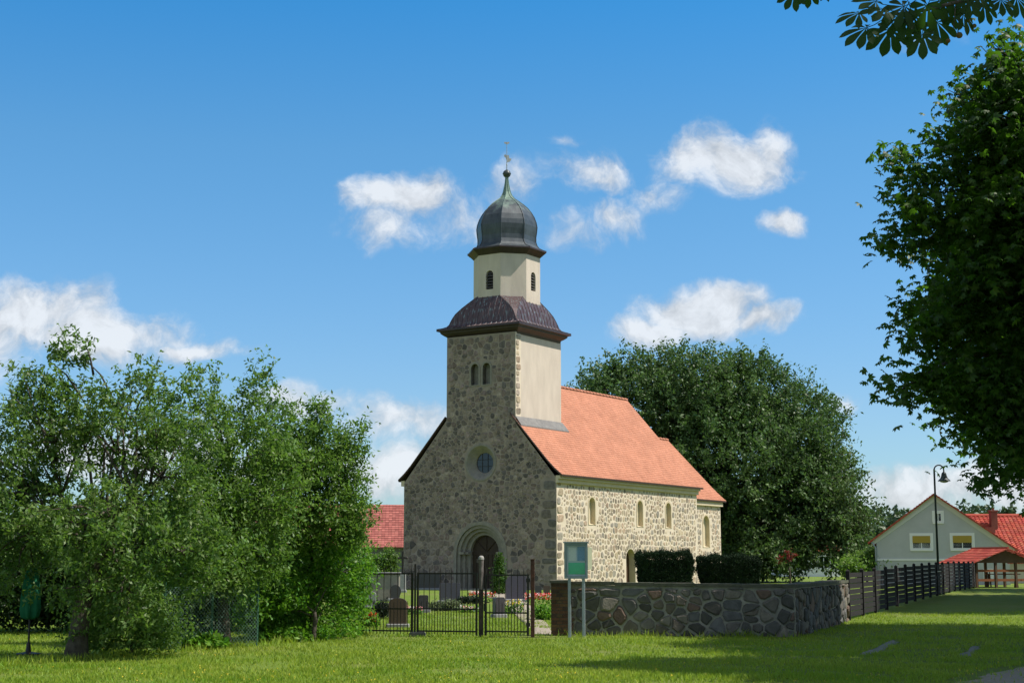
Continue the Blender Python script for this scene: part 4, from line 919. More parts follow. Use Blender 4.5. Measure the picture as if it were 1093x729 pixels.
def build_gate():
    pl,p0,pm,pr=gl(386),gl(443),gl(513.5),gl(568.5)
    u=(G1-G0).normalized()
    leaf_gate('iron_fence',pl,p0-u*.05,'black iron railing between the leafy bush and the wide gate leaf',n=15,cat='fence')
    leaf_gate('iron_gate',p0+u*.05,pm-u*.09,'wide black iron gate leaf left of the thick central post',n=22,group='gate leaves of the churchyard')
    t=leaf_gate('iron_gate',pm+u*.09,pr-u*.09,'narrow black iron gate leaf right of the thick central post',n=14,h=1.40,rail=1.33,mid=.74,midrail=.52,group='gate leaves of the churchyard')
    mb=MB(); mb.box(-.02,.03,-.05,.03,.55,.72); mb.tube([(0.0,-.06,.74),(.12,-.06,.74)],.010,6); obj('lock',mb,M_iron,t)
    w_=((pr-u*.09)-(pm+u*.09)).length
    for z in (.27,1.22): mb=MB(); mb.box(w_-.05,w_+.03,-.03,.03,z-.04,z+.04); obj('hinge',mb,M_iron,t)
    t=thing('gate_post',(p0.x,p0.y,gz(p0.x,p0.y)),'slim black iron post between railing and gate, set in a stone block','post')
    mb=MB(); mb.box(-.022,.022,-.022,.022,-.1,1.58); obj('shaft',mb,M_iron,t)
    mb=MB(); mb.cbox(-.12,.24,-.12,.12,-.1,.1,.03); obj('footing',mb,mat('footing_stone',(.16,.15,.13),.9,(.1,.1,.09),ns=9),t)
    t=thing('gate_post',(pm.x,pm.y,gz(pm.x,pm.y)),'thick weathered central gate post with a pale grey rounded top','post')
    mb=MB(); mb.cbox(-.05,.05,-.05,.05,-.1,1.02,.008); obj('shaft',mb,mat('old_post',(.03,.024,.02),.8,(.06,.045,.038),ns=10,bump=.4),t)
    mb=MB(); mb.loft([[(r*math.cos(a),r*math.sin(a),z) for a in [2*math.pi*i/12 for i in range(12)]] for r,z in ((.052,1.02),(.05,1.5),(.055,1.62),(.058,1.68),(.045,1.72),(.02,1.735))]); mb.box(-.10,-.04,-.015,.015,1.60,1.68); obj('post_top',mb,mat('post_top_paint',(.17,.145,.14),.75,(.09,.075,.07),ns=9),t)
    mb=MB(); mb.loft([[(r*math.cos(a),r*math.sin(a),z) for a in [2*math.pi*i/12 for i in range(12)]] for r,z in ((.062,1.665),(.062,1.70),(.048,1.735),(.02,1.75))]); obj('cap',mb,M_postw,t)
    t=thing('gate_post',(pr.x,pr.y,gz(pr.x,pr.y)),'rusty reddish gate post nearest the brick pillar','post')
    mb=MB(); mb.cbox(-.042,.042,-.042,.042,-.1,1.66,.006); mb.box(-.045,.045,-.045,.045,1.66,1.675); obj('shaft',mb,M_rust,t)
build_gate()
# ------------------------------------------------------------------ graves
M_g1=mat('dark_granite',(.045,.040,.045),.35,(.075,.065,.072),ns=40,spec=.5)
M_g2=mat('brown_granite',(.075,.045,.035),.4,(.11,.07,.055),ns=40,spec=.5)
M_g3=mat('grey_stone',(.22,.22,.22),.85,(.30,.30,.29),ns=20)
M_g4=mat('violet_granite',(.07,.06,.085),.4,(.10,.09,.115),ns=40,spec=.5)
def headstone(px0,px1,yt,yb,m,label,shape='flat',yaw=0.,plinth=True,depth=None):
    c=gp((px0+px1)/2,yb); Y=depth or c.y; w=(px1-px0)/F*Y; h=(yb-yt)/F*Y; x=at((px0+px1)/2,yb,Y).x
    t=thing('headstone',(x,Y,gz(x,Y)),label,'headstone',yaw,'headstones behind the iron gate')
    ph=.1 if plinth else 0; th=.14
    if shape=='round': P=[(-w/2,ph),(w/2,ph)]+[(w/2*math.cos(a),h-w*.28+w*.28*math.sin(a)) for a in [math.pi*i/12 for i in range(13)]]
    elif shape=='slant': P=[(-w/2,ph),(w/2,ph),(w/2,h*.92),(w*.2,h),(-w*.3,h*.95),(-w/2,h*.8)]
    elif shape=='disc': P=[(-w*.35,ph),(w*.35,ph)]+[(w/2*math.cos(a),h*.6+h*.4*math.sin(a)) for a in [-.6+(math.pi+1.2)*i/16 for i in range(17)]]
    else: P=[(-w/2,ph),(w/2,ph),(w/2,h-.03),(w/2-.03,h),(-w/2+.03,h),(-w/2,h-.03)]
    mb=MB(); mb.prism(P,(0,-th/2,0),(1,0,0),(0,0,1),(0,th,0)); s=obj('slab',mb,m,t)
    if plinth: mb=MB(); mb.cbox(-w/2-.06,w/2+.06,-.14,.14,-.1,.1,.015); obj('plinth',mb,M_g3,t)
    return t
headstone(415,434,639,670,M_g2,'brown polished headstone with arched top, nearest to the gate bars','round')
headstone(416,428,624,641,M_g1,'small round topped black headstone above the brown one','disc')
headstone(390,401,632,650,M_g3,'pale grey headstone at the left end of the railing','round')
headstone(447,457,636,654,M_g1,'small dark upright headstone right of the slim post','flat')
headstone(469,491,622,643,M_g4,'wide dark violet headstone left of the church door','flat')
headstone(444,469,611,629,M_g1,'broad low black slab against the facade, left of the portal','slant')
headstone(540,562,614,642,M_g4,'large violet granite headstone right of the conical evergreen','slant')
headstone(527,538,638,659,M_g1,'black headstone with light edge seen through the narrow gate leaf','flat',.5)
headstone(571,578,625,634,M_g1,'left one of two small dark stones at the foot of the facade beside the pillar','flat',plinth=False)
headstone(580,587,625,634,M_g2,'right one of two small dark stones at the foot of the facade beside the pillar','flat',plinth=False)
headstone(808,818,602,615,mat('pink_granite',(.42,.25,.20),.6,(.5,.3,.25),ns=30),'pale pink headstone right of the clipped yews','flat',plinth=False,depth=60)
headstone(826,836,607,616,M_g3,'pale grey headstone beyond the wall, right of the pink one','flat',plinth=False,depth=52)
headstone(856,868,609,618,M_g1,'black headstone beyond the corner of the boulder wall','round',plinth=False,depth=50)
def build_cross():
    c=gp(429.5,632); t=thing('grave_cross',tuple(c),'tall dark iron cross on a pale stone pedestal at the church corner','grave cross')
    k=c.y/F; mb=MB(); mb.cbox(-.19,.19,-.15,.15,-.1,.12,.02); mb.cbox(-.15,.15,-.12,.12,.12,20*k,.02); obj('pedestal',mb,M_g3,t)
    h0,h1=20*k,43*k; mb=MB(); mb.cbox(-.045,.045,-.03,.03,h0,h1,.01); mb.box(-.19,.19,-.032,.032,h1-.36,h1-.27)
    for x in(-.19,.19): mb.lathe([(.02,h1-.37),(.05,h1-.34),(.05,h1-.29),(.02,h1-.26)],8,(x,0))
    obj('cross',mb,M_iron,t)
build_cross()
def flowers(name,px,py,rx,h,cols,label,n=260,leafm=None,seed=0,Y=None):
    c=gp(px,py) if Y is None else Vector((at(px,py,Y).x,Y,gz(at(px,py,Y).x,Y))); g=np.random.default_rng(seed); w=rx/F*c.y; root=thing(name,tuple(c),label,'flowers')
    P=np.stack([g.uniform(-w,w,n),g.uniform(-w*.6,w*.6,n).clip(-.5,.5),g.uniform(.02,h,n)],1); V,Fq=quads_leaf(P,.09,.05,g=g); npobj('foliage',V,Fq,leafm or M_bush,root)
    for i,(nm,m,k) in enumerate(cols):
        P=np.stack([g.uniform(-w,w,k),g.uniform(-w*.6,w*.6,k).clip(-.5,.5),h*g.uniform(.6,1.15,k)],1); V=[];
        A,B_=quads_leaf(np.repeat(P,4,0)+g.normal(size=(4*k,3))*.012,.055,.05,up=1.5,g=g); npobj(nm,A,B_,m,root)
M_red=mat('red_petal',(.62,.02,.015),.6,(.75,.06,.04),ns=20,trans=.2,trcol=(.8,.02,.02)); M_wht=mat('white_petal',(.75,.72,.68),.6); M_pnk=mat('pink_petal',(.75,.28,.30),.6); M_yel=mat('yellow_petal',(.75,.55,.04),.6)
flowers('grave_flowers',408,634,13,.32,[('red_blossom',M_red,70),('pink_blossom',M_pnk,25)],'red and pink bedding flowers left of the round black headstone',seed=1)
flowers('grave_flowers',396,670,7,.3,[('red_blossom',M_red,40)],'red flowers close to the railing beside the leafy bush',seed=2)
flowers('grave_flowers',515,642,14,.30,[('red_blossom',M_red,70),('white_blossom',M_wht,20)],'red flowers behind the thick central gate post',seed=3)
flowers('grave_flowers',575,645,15,.34,[('red_blossom',M_red,120),('white_blossom',M_wht,60),('pink_blossom',M_pnk,40)],'mass of red, pink and white flowers beside the rusty post',seed=4)
flowers('grave_flowers',502,654,12,.16,[('pink_blossom',M_pnk,30),('white_blossom',M_wht,40)],'pale pink and white flowers on a low bed left of the central post',seed=5)
flowers('grave_flowers',438,656,12,.2,[('white_blossom',M_wht,35),('pink_blossom',M_pnk,35)],'white and pink flowers between brown and small dark headstones',seed=6)
flowers('grave_flowers',549,655,9,.36,[('yellow_blossom',M_yel,28),('white_blossom',M_wht,20)],'yellow and white flowers beside the black headstone in the narrow gate leaf',seed=7)
def small_bush(name,px,yb,blobs,label,leaf,n=160,L=.09,W=.05,cr=.1,cat='shrub',seed=0,limbs=12,tr=.03,shell=.42):
    c=gp(px,yb); bl=[B(x,y,rx,ry,c.y,None) for x,y,rx,ry in blobs]
    return tree(name,label,tuple(c),.3,tr,bl,n,30,cr,L,W,leaf,None,cat,limbs=limbs,seed=seed,shell=shell)
small_bush('clipped_shrub',579,661,[(579,654,8,6)],'light green ball of box beside the gravel path','x' and M_bush,70,seed=31)
small_bush('clipped_shrub',475,652,[(468,647,8,4),(482,647,8,4)],'low silvery green edging bush in front of the wide violet headstone',leafmat('lavender_leaf',(.10,.14,.07),(.15,.19,.09),(.2,.25,.1)),90,seed=32)
small_bush('round_shrub',410,626,[(405,604,10,12),(416,600,9,14),(410,614,14,9)],'rounded shrub below the red barn roof, left of the iron cross',M_fruit,180,.16,.09,.2,seed=33,limbs=20)
small_bush('dark_shrub',408,660,[(408,650,6,9)],'small dark shrub beside the brown headstone',M_yew,80,.07,.03,.08,seed=34)
small_bush('grave_hedge',500,644,[(496,640,8,2.5),(508,640,6,2.5)],'low dark hedge strip in front of the church door',M_yew,70,.08,.04,.07,seed=35)
for (x_,y_,rx_,sd_,lb_) in ((205,692,34,51,'low weedy plants along the lawn edge left of the wire fence posts'),(300,684,30,52,'low weedy plants along the lawn edge under the bright green bush')):
    small_bush('weedy_plants',x_,y_,[(x_-rx_*.5,y_-5,rx_*.5,4),(x_+rx_*.5,y_-6,rx_*.5,4),(x_,y_-7,rx_*.3,5)],lb_,M_bush,90,L=.13,W=.07,cat='plants',seed=sd_)
c=gp(533,634)
tree('conical_evergreen','slender light green conifer standing in front of the church door',tuple(c),1.2,.05,[B(533,630-i*5,max(1.5,6.5-i*.75),5,c.y) for i in range(8)],300,34,.08,.11,.05,M_thuja,None,'conifer',limbs=20,seed=36,up=0,droop=-1.2)
# clipped yews before the south wall
YEW=leafmat('yew_leaf',(.009,.024,.008),(.018,.040,.013),(.015,.035,.008),ns=1,trans=.05,isl=.3,rough=.9)
for (x0,x1,yt,lab,sd,Y) in ((680,740,591,'dark clipped yew hedge block left of the other, beside the side door',41,64),(745,811,595,'dark clipped yew hedge block right of the other, below the chancel window',42,66)):
    g=np.random.default_rng(sd); w=(x1-x0)/F*Y/2; c0=at((x0+x1)/2,600,Y); zb=gz(c0.x,Y); hgt=at(600,yt,Y).z-zb
    root=thing('yew_hedge',(c0.x,Y,zb),lab,'hedge',.2,'clipped yews beside the nave')
    n=42000; q=g.uniform(-1,1,size=(n,3)); ax=g.integers(0,3,n); sg=np.sign(g.normal(size=n)); q[np.arange(n),ax]=sg*(1-np.abs(g.normal(size=n))*.07)
    q=np.sign(q)*np.abs(q); r_=np.maximum(1,(np.abs(q)**7).sum(1)**(1/7)); q/=r_[:,None]
    fl=.80+.20*(q[:,2]*.5+.5); bump_=np.array([1+.13*noise.noise(Vector((a*3+sd,b*3,c_*3))) for a,b,c_ in q])
    P=np.stack([q[:,0]*w*fl*bump_,q[:,1]*.75*fl,(q[:,2]*.5+.5)*hgt*bump_],1)
    sp=g.uniform(0,1,n)<.09; P[sp,2]+=g.uniform(0,.2,sp.sum())**1.3*1.2*(q[sp,2]>.8)
    V,Fq=quads_leaf(P,.10,.035,up=0,droop=-1.2,g=g); npobj('crown',V,Fq,YEW,root)
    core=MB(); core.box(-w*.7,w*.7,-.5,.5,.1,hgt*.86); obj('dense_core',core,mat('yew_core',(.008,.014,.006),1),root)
    tk=MB(); tk.tube([(0,0,-.1),(.02,0,.4),(0,.02,.8)],[.09,.07,.05],8); obj('trunk',tk,M_bark,root)
c=at(410,618,58); t=thing('low_wall',(c.x,58,gz(c.x,58)),'low beige wall left of the iron cross in the graveyard','wall'); mb=MB(); mb.cbox(-1.4,.6,-.15,.15,-.1,1.0,.02); obj('masonry',mb,M_trim,t); mb=MB(); mb.cbox(-1.45,.65,-.19,.19,1.002,1.07,.02); obj('coping',mb,M_g3,t)
# ------------------------------------------------------------------ board fence on the right
def build_fence():
    a=Vector((9.45,42.7)); b=Vector((25.3,82.5)); v=b-a; L_=v.length; t=thing('board_fence',(a.x,a.y,0),'long dark board fence with horizontal planks running from the wall towards the houses','fence',math.atan2(v.y,v.x))
    n=17; wm=mat('dark_boards',(.014,.012,.013),.9,(.024,.021,.02),ns=5,stretch=(1,6,6)); rd=random.Random(8)
    zz=lambda x:gz(a.x+v.x*x/L_,a.y+v.y*x/L_)
    for i in range(n+1):
        x=L_*i/n; z=zz(x); mb=MB(); mb.box(x-.05,x+.05,-.05,.05,z-.2,z+1.36); mb.add([(x-.06,-.06,z+1.36),(x+.06,-.06,z+1.36),(x+.06,.06,z+1.36),(x-.06,.06,z+1.36),(x,0,z+1.41)],[(0,1,4),(1,2,4),(2,3,4),(3,0,4)]); obj('post',mb,wm,t)
    for i in range(n):
        mb=MB(); x0,x1=L_*i/n+.055,L_*(i+1)/n-.055; z=(zz(x0)+zz(x1))/2
        for k in range(8): j=rd.uniform(-.006,.006); mb.box(x0,x1,-.012+j,.012+j,z+.08+k*.155,z+.08+k*.155+.132)
        obj('panel',mb,wm,t)
build_fence()
# ------------------------------------------------------------------ street lamp
def build_lamp():
    c=gp(1002.5,634); k=c.y/F; H_=(634-498)*k
    t=thing('street_lamp',tuple(c),'dark street lamp with a curved swan neck before the gabled house','street lamp')
    m=mat('lamp_green',(.018,.032,.034),.5,spec=.4)
    r=.21; pts=[(0,0,-.1),(0,0,1.0),(0,0,H_-r)]+[(r-r*math.cos(a),0,H_-r+r*math.sin(a)) for a in [math.pi*i/10 for i in range(1,11)]]+[(2*r,0,H_-r-.1)]
    mb=MB(); mb.tube([(0,0,-.1),(0,0,.9),(0,0,.95)],[.075,.075,.05],10); mb.tube(pts[1:],[.052,.04]+[.03]*(len(pts)-3),10); obj('pole',mb,m,t,smooth=True)
    z=H_-r-.1; mb=MB(); mb.lathe([(.03,z+.02),(.06,z),(.10,z-.05),(.12,z-.16),(.16,z-.26),(.24,z-.34),(.27,z-.37),(.27,z-.39),(.22,z-.38)],20,(2*r,0)); obj('lamp_shade',mb,m,t,smooth=False)
    mb=MB(); mb.lathe([(.18,z-.375),(.16,z-.43),(.06,z-.46)],16,(2*r,0)); obj('lamp_glass',mb,mat('lamp_glass',(.5,.5,.48),.3),t,smooth=True)
build_lamp()
# ------------------------------------------------------------------ houses
RED=[(.40,.070,.045),(.45,.090,.058),(.36,.058,.040),(.46,.105,.065)]
def pane_window(parent,O,U,Nn,w,h,blind=None,rail=False):
    O=Vector(O);U=Vector(U);Nn=Vector(Nn);Z=Vector((0,0,1))
    mb=MB(); b=.07
    for (u0,u1,z0,z1) in ((-w/2,w/2,0,b),(-w/2,w/2,h-b,h),(-w/2,-w/2+b,b,h-b),(w/2-b,w/2,b,h-b),(-.025,.025,b,h-b)):
        mb.prism([(u0,z0),(u1,z0),(u1,z1),(u0,z1)],O-Nn*.03,U,Z,Nn*.07)
    mb.prism([(-w/2-.1,-.1),(w/2+.1,-.1),(w/2+.1,-.003),(-w/2-.1,-.003)],O-Nn*.02,U,Z,Nn*.09)
    for (u0,u1,z0,z1) in ((-w/2-.12,-w/2-.003,0,h+.12),(w/2+.003,w/2+.12,0,h+.12),(-w/2-.003,w/2+.003,h+.003,h+.12)): mb.prism([(u0,z0),(u1,z0),(u1,z1),(u0,z1)],O,U,Z,Nn*.03)
    f=obj('window',mb,M_white,parent)
    mb=MB(); mb.prism([(-w/2+.02,.02),(w/2-.02,.02),(w/2-.02,h-.02),(-w/2+.02,h-.02)],O-Nn*.02,U,Z,Nn*.02); obj('glass',mb,M_glassd,f)
    if blind: mb=MB(); mb.prism([(-w/2+.05,h*.45),(w/2-.05,h*.45),(w/2-.05,h-.05),(-w/2+.05,h-.05)],O+Nn*.002,U,Z,Nn*.045); obj('blind',mb,blind,f)
    return f
def build_house():
    Y=92.5; k=Y/F; cx=at(1003,600,Y).x
    z=lambda y:at(1000,y,Y).z-.3
    xl,xr,xa=at(938,600,Y).x-cx,at(1074,600,Y).x-cx,at(1000,600,Y).x-cx
    t=thing('gabled_house',(cx,Y,.3),'grey green gabled house with white trimmed windows and yellow blinds','house',-.30)
    wm=mat('sage_render',(.49,.505,.51),.9,(.44,.455,.46),ns=1,bump=.1,bs=40)
    za,zl,zr=z(528),z(572),z(580)
    mb=MB(); D=11
    ol=[(xl,-.4),(xr,-.4),(xr,zr),(xa,za),(xl,zl)]; mb.prism(ol,(0,0,0),(1,0,0),(0,0,1),(0,D,0)); obj('wall',mb,wm,t)
    mb=MB(); mb.box(xl+.01,xr-.01,-.04,.0,z(598),z(596)); obj('white_band',mb,M_white,t)
    # white verge trim + red roof slopes
    mb=MB()
    for (a,b) in (((xl-.32,zl-.30),(xa,za)),((xa,za),(xr+.35,zr-.30))):
        d=Vector((b[0]-a[0],b[1]-a[1])).normalized(); q=Vector((d.y,-d.x))*.34
        mb.prism([a,b,(b[0],b[1]-.42),(a[0]+q.x*0,a[1]-.32)],(0,-.05,0),(1,0,0),(0,0,1),(0,.045,0))
    obj('verge_trim',mb,mat('verge_white',(.62,.64,.60),.7),t)
    mb=MB()
    for sgn,(a,b) in ((1,((xa,za+.05),(xl-.5,zl-.42))),(-1,((xa,za+.05),(xr+.5,zr-.42)))):
        n=26
        dx,dz=b[0]-a[0],b[1]-a[1]; ln=math.hypot(dx,dz); nx,nz=(dz/ln*sgn*-1)*-1*-1,abs(dx)/ln
        for i in range(n):
            p=(a[0]+dx*i/n,a[1]+dz*i/n); q=(a[0]+dx*(i+1)/n,a[1]+dz*(i+1)/n)
            c=random.choice(RED); vs=[(x,y,zz+o) for y in (-.30,D+.3) for (x,zz,o) in ((p[0],p[1],.03),(q[0],q[1],.07),(q[0],q[1],-.06),(p[0],p[1],-.06))]
            mb.add(vs,[(0,1,2,3),(7,6,5,4),(0,4,5,1),(2,6,7,3),(1,5,6,2),(3,7,4,0)],0,c)
    obj('roof',mb,M_tile,t)
    yb=mat('yellow_blind',(.40,.28,.05),.8)
    for x,w in ((984.5,20),(1026.5,21)): pane_window(t,(at(x,586,Y).x-cx,-.0,z(586)),(1,0,0),(0,-1,0),w*k,15*k,yb)
    pane_window(t,(at(1001.5,557,Y).x-cx,0,z(557)),(1,0,0),(0,-1,0),8*k,10*k)
    mb=MB(); pane_window(t,(at(1053,618,Y).x-cx,0,z(618)),(1,0,0),(0,-1,0),6*k,9*k)
    mb=MB(); mb.tube([(xl-.3,-.12,zl-.35),(xl-.06,-.07,zl-.7),(xl-.06,-.07,-.1)],.05,8); obj('downpipe',mb,M_galv,t)
    # red roofed wing
    Y2=99; c2=at(1085,600,Y2).x; k2=Y2/F; zz=lambda y:at(1085,y,Y2).z-.3
    t=thing('red_roof_house',(c2,Y2,.3),'house with a broad bright red pantile roof and brick chimney at the right edge','house')
    w0,w1=at(1030,600,Y2).x-c2,at(1160,600,Y2).x-c2
    mb=MB(); mb.box(w0,w1,0,7,-.4,1.6); obj('wall',mb,mat('cream_render',(.55,.50,.40),.9),t)
    mb=MB(); zt=zz(549); D=3.2; n=22; lo=1.45
    for i in range(n):
        y0=D-(D+.5)*i/n; y1=D-(D+.5)*(i+1)/n-.02; z0=zt-(zt-lo)*i/n; z1=zt-(zt-lo)*(i+1)/n
        m=int((w1-w0+.6)/.28)
        for j in range(m):
            x0=w0-.3+j*.28; c=random.choice(RED); c=tuple(v*random.uniform(.85,1.15) for v in c)
            prof=[(x0,0),(x0+.05,.05),(x0+.10,.065),(x0+.16,.045),(x0+.22,.005),(x0+.28,0)]
            vs=[(x,y0,z0+h) for x,h in prof]+[(x,y1,z1+h+.035) for x,h in prof]+[(x,y1,z1+h-.01) for x,h in prof]
            mb.add(vs,[(q,q+1,q+7,q+6) for q in range(5)]+[(q+6,q+7,q+13,q+12) for q in range(5)],0,c)
    mb.add([(w0-.3,D,zt),(w1+.3,D,zt),(w1+.3,7.3,lo),(w0-.3,7.3,lo)],[(0,1,2,3)],0,RED[0]); mb.tube([(w0-.3,D,zt+.02),(w1+.3,D,zt+.02)],.13,8,0,RED[1])
    mb.add([(w0,0,1.6),(w0,7,1.6),(w0,D,zt-.05)],[(0,1,2)],1); mb.add([(w1,0,1.6),(w1,7,1.6),(w1,D,zt-.05)],[(0,1,2)],1)
    rf=obj('roof',mb,[M_tile,MATS['cream_render']],t)
    x=at(1074,600,Y2).x-c2; mb=MB(); mb.cbox(x-.22,x+.22,2.0,2.45,zt-1.5,zz(545),.01); mb.cbox(x-.27,x+.27,1.95,2.5,zz(545)+.002,zz(543),.01); mb.tube([(x,2.2,zz(543)),(x,2.2,zz(541))],.09,8); obj('chimney',mb,mat('chimney_brick',(.22,.085,.055),.9,(.15,.06,.045),ns=14),rf)
    # box dormer low at left, in the chimney brick colour
    mb=MB(); x=at(1062,600,Y2).x-c2; mb.box(x-.55,x+.45,1.0,2.1,zz(568),zz(562)); obj('dormer',mb,MATS['chimney_brick'],rf)
    # background small houses
    Y3=150; c3=at(862,604,Y3).x
    t=thing('white_house',(c3,Y3,.3),'white house glimpsed under the big tree behind the graveyard','house')
    mb=MB(); mb.box(-2.6,3.2,0,6,-.4,2.6); obj('wall',mb,mat('white_render',(.7,.7,.68),.9),t)
    mb=MB(); mb.add([(-3,-.4,2.5),(3.6,-.4,2.5),(3.6,3,4.6),(-3,3,4.6),(3.6,6.4,2.5),(-3,6.4,2.5),(-3,-.4,2.4),(3.6,-.4,2.4)],[(0,1,2,3),(3,2,4,5),(6,7,1,0)],0,RED[0]); mb.add([(-2.6,0,2.6),(-2.6,6,2.6),(-2.6,3,4.5)],[(0,1,2)],0,(.6,.6,.6)); obj('roof',mb,M_tile,t)
    pane_window(t,(-1.2,0,.8),(1,0,0),(0,-1,0),1.0,1.2); pane_window(t,(1.6,0,.8),(1,0,0),(0,-1,0),1.0,1.2)
    # barn on the left
    Y4=112; c4=at(400,604,Y4).x; z4=lambda y:at(400,y,Y4).z-.3
    t=thing('barn',(c4,Y4,.3),'grey barn with a pink red tiled roof between fruit trees and church','barn',.06)
    mb=MB(); mb.box(-9,4.5,0,9,-.4,z4(581)); obj('wall',mb,mat('barn_render',(.20,.20,.19),.9,(.15,.15,.14),ns=2),t)
    ro=thing('x',(0,0,0),None,None); bpy.data.objects.remove(ro)
    mb=MB(); ze,zt=z4(580),z4(536); n=24; bc=[(.40,.13,.105),(.45,.155,.125),(.35,.11,.09)]
    for i in range(n):
        y0=4.5-5.0*i/n; y1=4.5-5.0*(i+1)/n-.02; z0=zt-(zt-ze+.3)*i/n; z1=zt-(zt-ze+.3)*(i+1)/n
        for j in range(56):
            x0=-9.3+j*.25; c=random.choice(bc); v=random.uniform(.85,1.15)
            mb.add([(x0,y0,z0),(x0+.24,y0,z0),(x0+.24,y1,z1+.04),(x0,y1,z1+.04),(x0,y1,z1-.01),(x0+.24,y1,z1-.01)],[(0,1,2,3),(3,2,5,4)],0,(c[0]*v,c[1]*v,c[2]*v))
    mb.add([(-9.3,4.5,zt),(4.7,4.5,zt),(4.7,9.5,ze-.3),(-9.3,9.5,ze-.3)],[(0,1,2,3)],0,bc[0]); mb.add([(4.5,0,ze),(4.5,9,ze),(4.5,4.5,zt-.1)],[(0,1,2)],0,(.2,.2,.19))
    mb.add([(-9.3,-.5,ze-.33),(4.7,-.5,ze-.33),(4.7,-.5,ze-.22),(-9.3,-.5,ze-.22),(-9.3,.1,ze-.33),(4.7,.1,ze-.33)],[(0,1,2,3),(4,5,1,0)],0,(.1,.06,.05))
    obj('roof',mb,M_tile,t)
build_house()
def build_shelter():
    Y=82; k=Y/F; cx=at(1074,620,Y).x; z=lambda y:at(1062,y,Y).z-gz(cx,Y); RZ=.34
    t=thing('garden_shelter',(cx,Y,gz(cx,Y)),'open wooden shelter with a red gabled tile roof beside the fence','shelter',RZ)
    ze,zt=z(601),z(585); w=2.0; mb=MB(); n=9; D=2.6
    for sx in (-1,1):
        for i in range(n):
            x0,x1=sx*(w+.35)*i/n,sx*(w+.35)*(i+1)/n; a=zt-(zt-ze)*i/n; b=zt-(zt-ze)*(i+1)/n
            for j in range(14):
                y0=-.3+(D+.6)*j/14; y1=y0+(D+.6)/14-.01; c=random.choice(RED); v=random.uniform(.85,1.15); c=tuple(q*v for q in c)
                mb.add([(x0,y0,a),(x0,y1,a),(x1,y1,b+.03),(x1,y0,b+.03),(x1,y1,b-.02),(x1,y0,b-.02),(x0,y0,a-.04)],[(0,1,2,3),(3,2,4,5),(0,3,5,6)],0,c)
    mb.tube([(0,-.3,zt+.02),(0,D+.3,zt+.02)],.07,6,0,RED[1])
    obj('roof',mb,M_tile,t)
    wm=mat('shelter_wood',(.13,.07,.04),.8,(.09,.05,.028),ns=5)
    for x in (-w+.1,-.65,.65,w-.1):
        for y in (0,D):
            mb=MB(); zz=zt-(zt-ze)*abs(x)/(w+.35)-.05; mb.box(x-.06,x+.06,y-.06,y+.06,-.1,zz); obj('post',mb,wm,t)
    mb=MB(); mb.prism([(-w,ze+.02),(w,ze+.02),(0,zt-.12)],(0,-.08,0),(1,0,0),(0,0,1),(0,.03,0)); obj('gable_boards',mb,wm,t)
    for z_ in (.35,.85):
        mb=MB(); mb.box(-w+.17,w-.17,-.025,.025,z_,z_+.13); obj('rail',mb,mat('rail_red',(.22,.075,.03),.8),t)
    t2=thing('picnic_bench',(cx+.2,Y+1.2,gz(cx,Y)),'reddish wooden table with benches inside the open shelter','bench',-.18)
    mb=MB(); mb.cbox(-.9,.9,-.35,.35,.70,.75,.01); obj('tabletop',mb,MATS['rail_red'],t2)
    for y in (-.65,.65):
        mb=MB(); mb.cbox(-.9,.9,y-.13,y+.13,.42,.46,.01); obj('seat',mb,MATS['rail_red'],t2)
    for x in (-.7,.7):
        mb=MB(); mb.tube([(x,-.6,0),(x,-.15,.7)],.04,4); mb.tube([(x,.6,0),(x,.15,.7)],.04,4); mb.box(x-.03,x+.03,-.75,.75,.36,.42); obj('leg',mb,wm,t2)
build_shelter()
# ------------------------------------------------------------------ far woodland on a low hill
def build_hills():
    xs=np.linspace(-500,900,90); ys=np.linspace(300,900,26)
    def hz(x,y):
        t=min(max((y-310)/160,0),1); return (6.5+3*noise.noise(Vector((x*.008,y*.004,1)))+9*min(max((y-420)/300,0),1))*t*t*(3-2*t)-1.5*(1-t)+.3
    V=np.array([(x,y,hz(x,y)) for y in ys for x in xs]); nx=len(xs)
    Fq=np.array([(j*nx+i,j*nx+i+1,(j+1)*nx+i+1,(j+1)*nx+i) for j in range(len(ys)-1) for i in range(nx-1)])
    tag(npobj('hills',V,Fq,mat('hill_ground',(.05,.08,.03),.95,(.07,.10,.04),ns=.02)),kind='structure')
    g=np.random.default_rng(77); P=[]
    for r,(yy,n) in enumerate(((315,150),(345,150),(380,130),(430,120),(500,120))):
        for i in range(n):
            x=-120+ (430)*(i+g.uniform(-.4,.4))/n if r<4 else -150+600*(i+g.uniform(-.4,.4))/n
            y=yy+g.uniform(-12,12); h=g.uniform(9,14); w=g.uniform(2.6,4.2); m=150 if x>70 else 60
            d=g.normal(size=(m,3)); d/=np.linalg.norm(d,axis=1)[:,None]; con=g.uniform()<.3
            q=d*np.array([w,w,h*.45])*(g.uniform(.6,1,m)**.5)[:,None]
            if con: q[:,:2]*=(1-(q[:,2:]/(h*.45)+1)*.42)
            P.append(q+np.array([x,y,hz(x,y)+h*.5]))
    P=np.concatenate(P); V,Fq=quads_leaf(P,1.5,1.1,g=g,up=.4)
    tag(npobj('woodland',V,Fq,M_wood),'distant mixed woodland on the low hill behind the houses','woodland',kind='stuff')
build_hills()
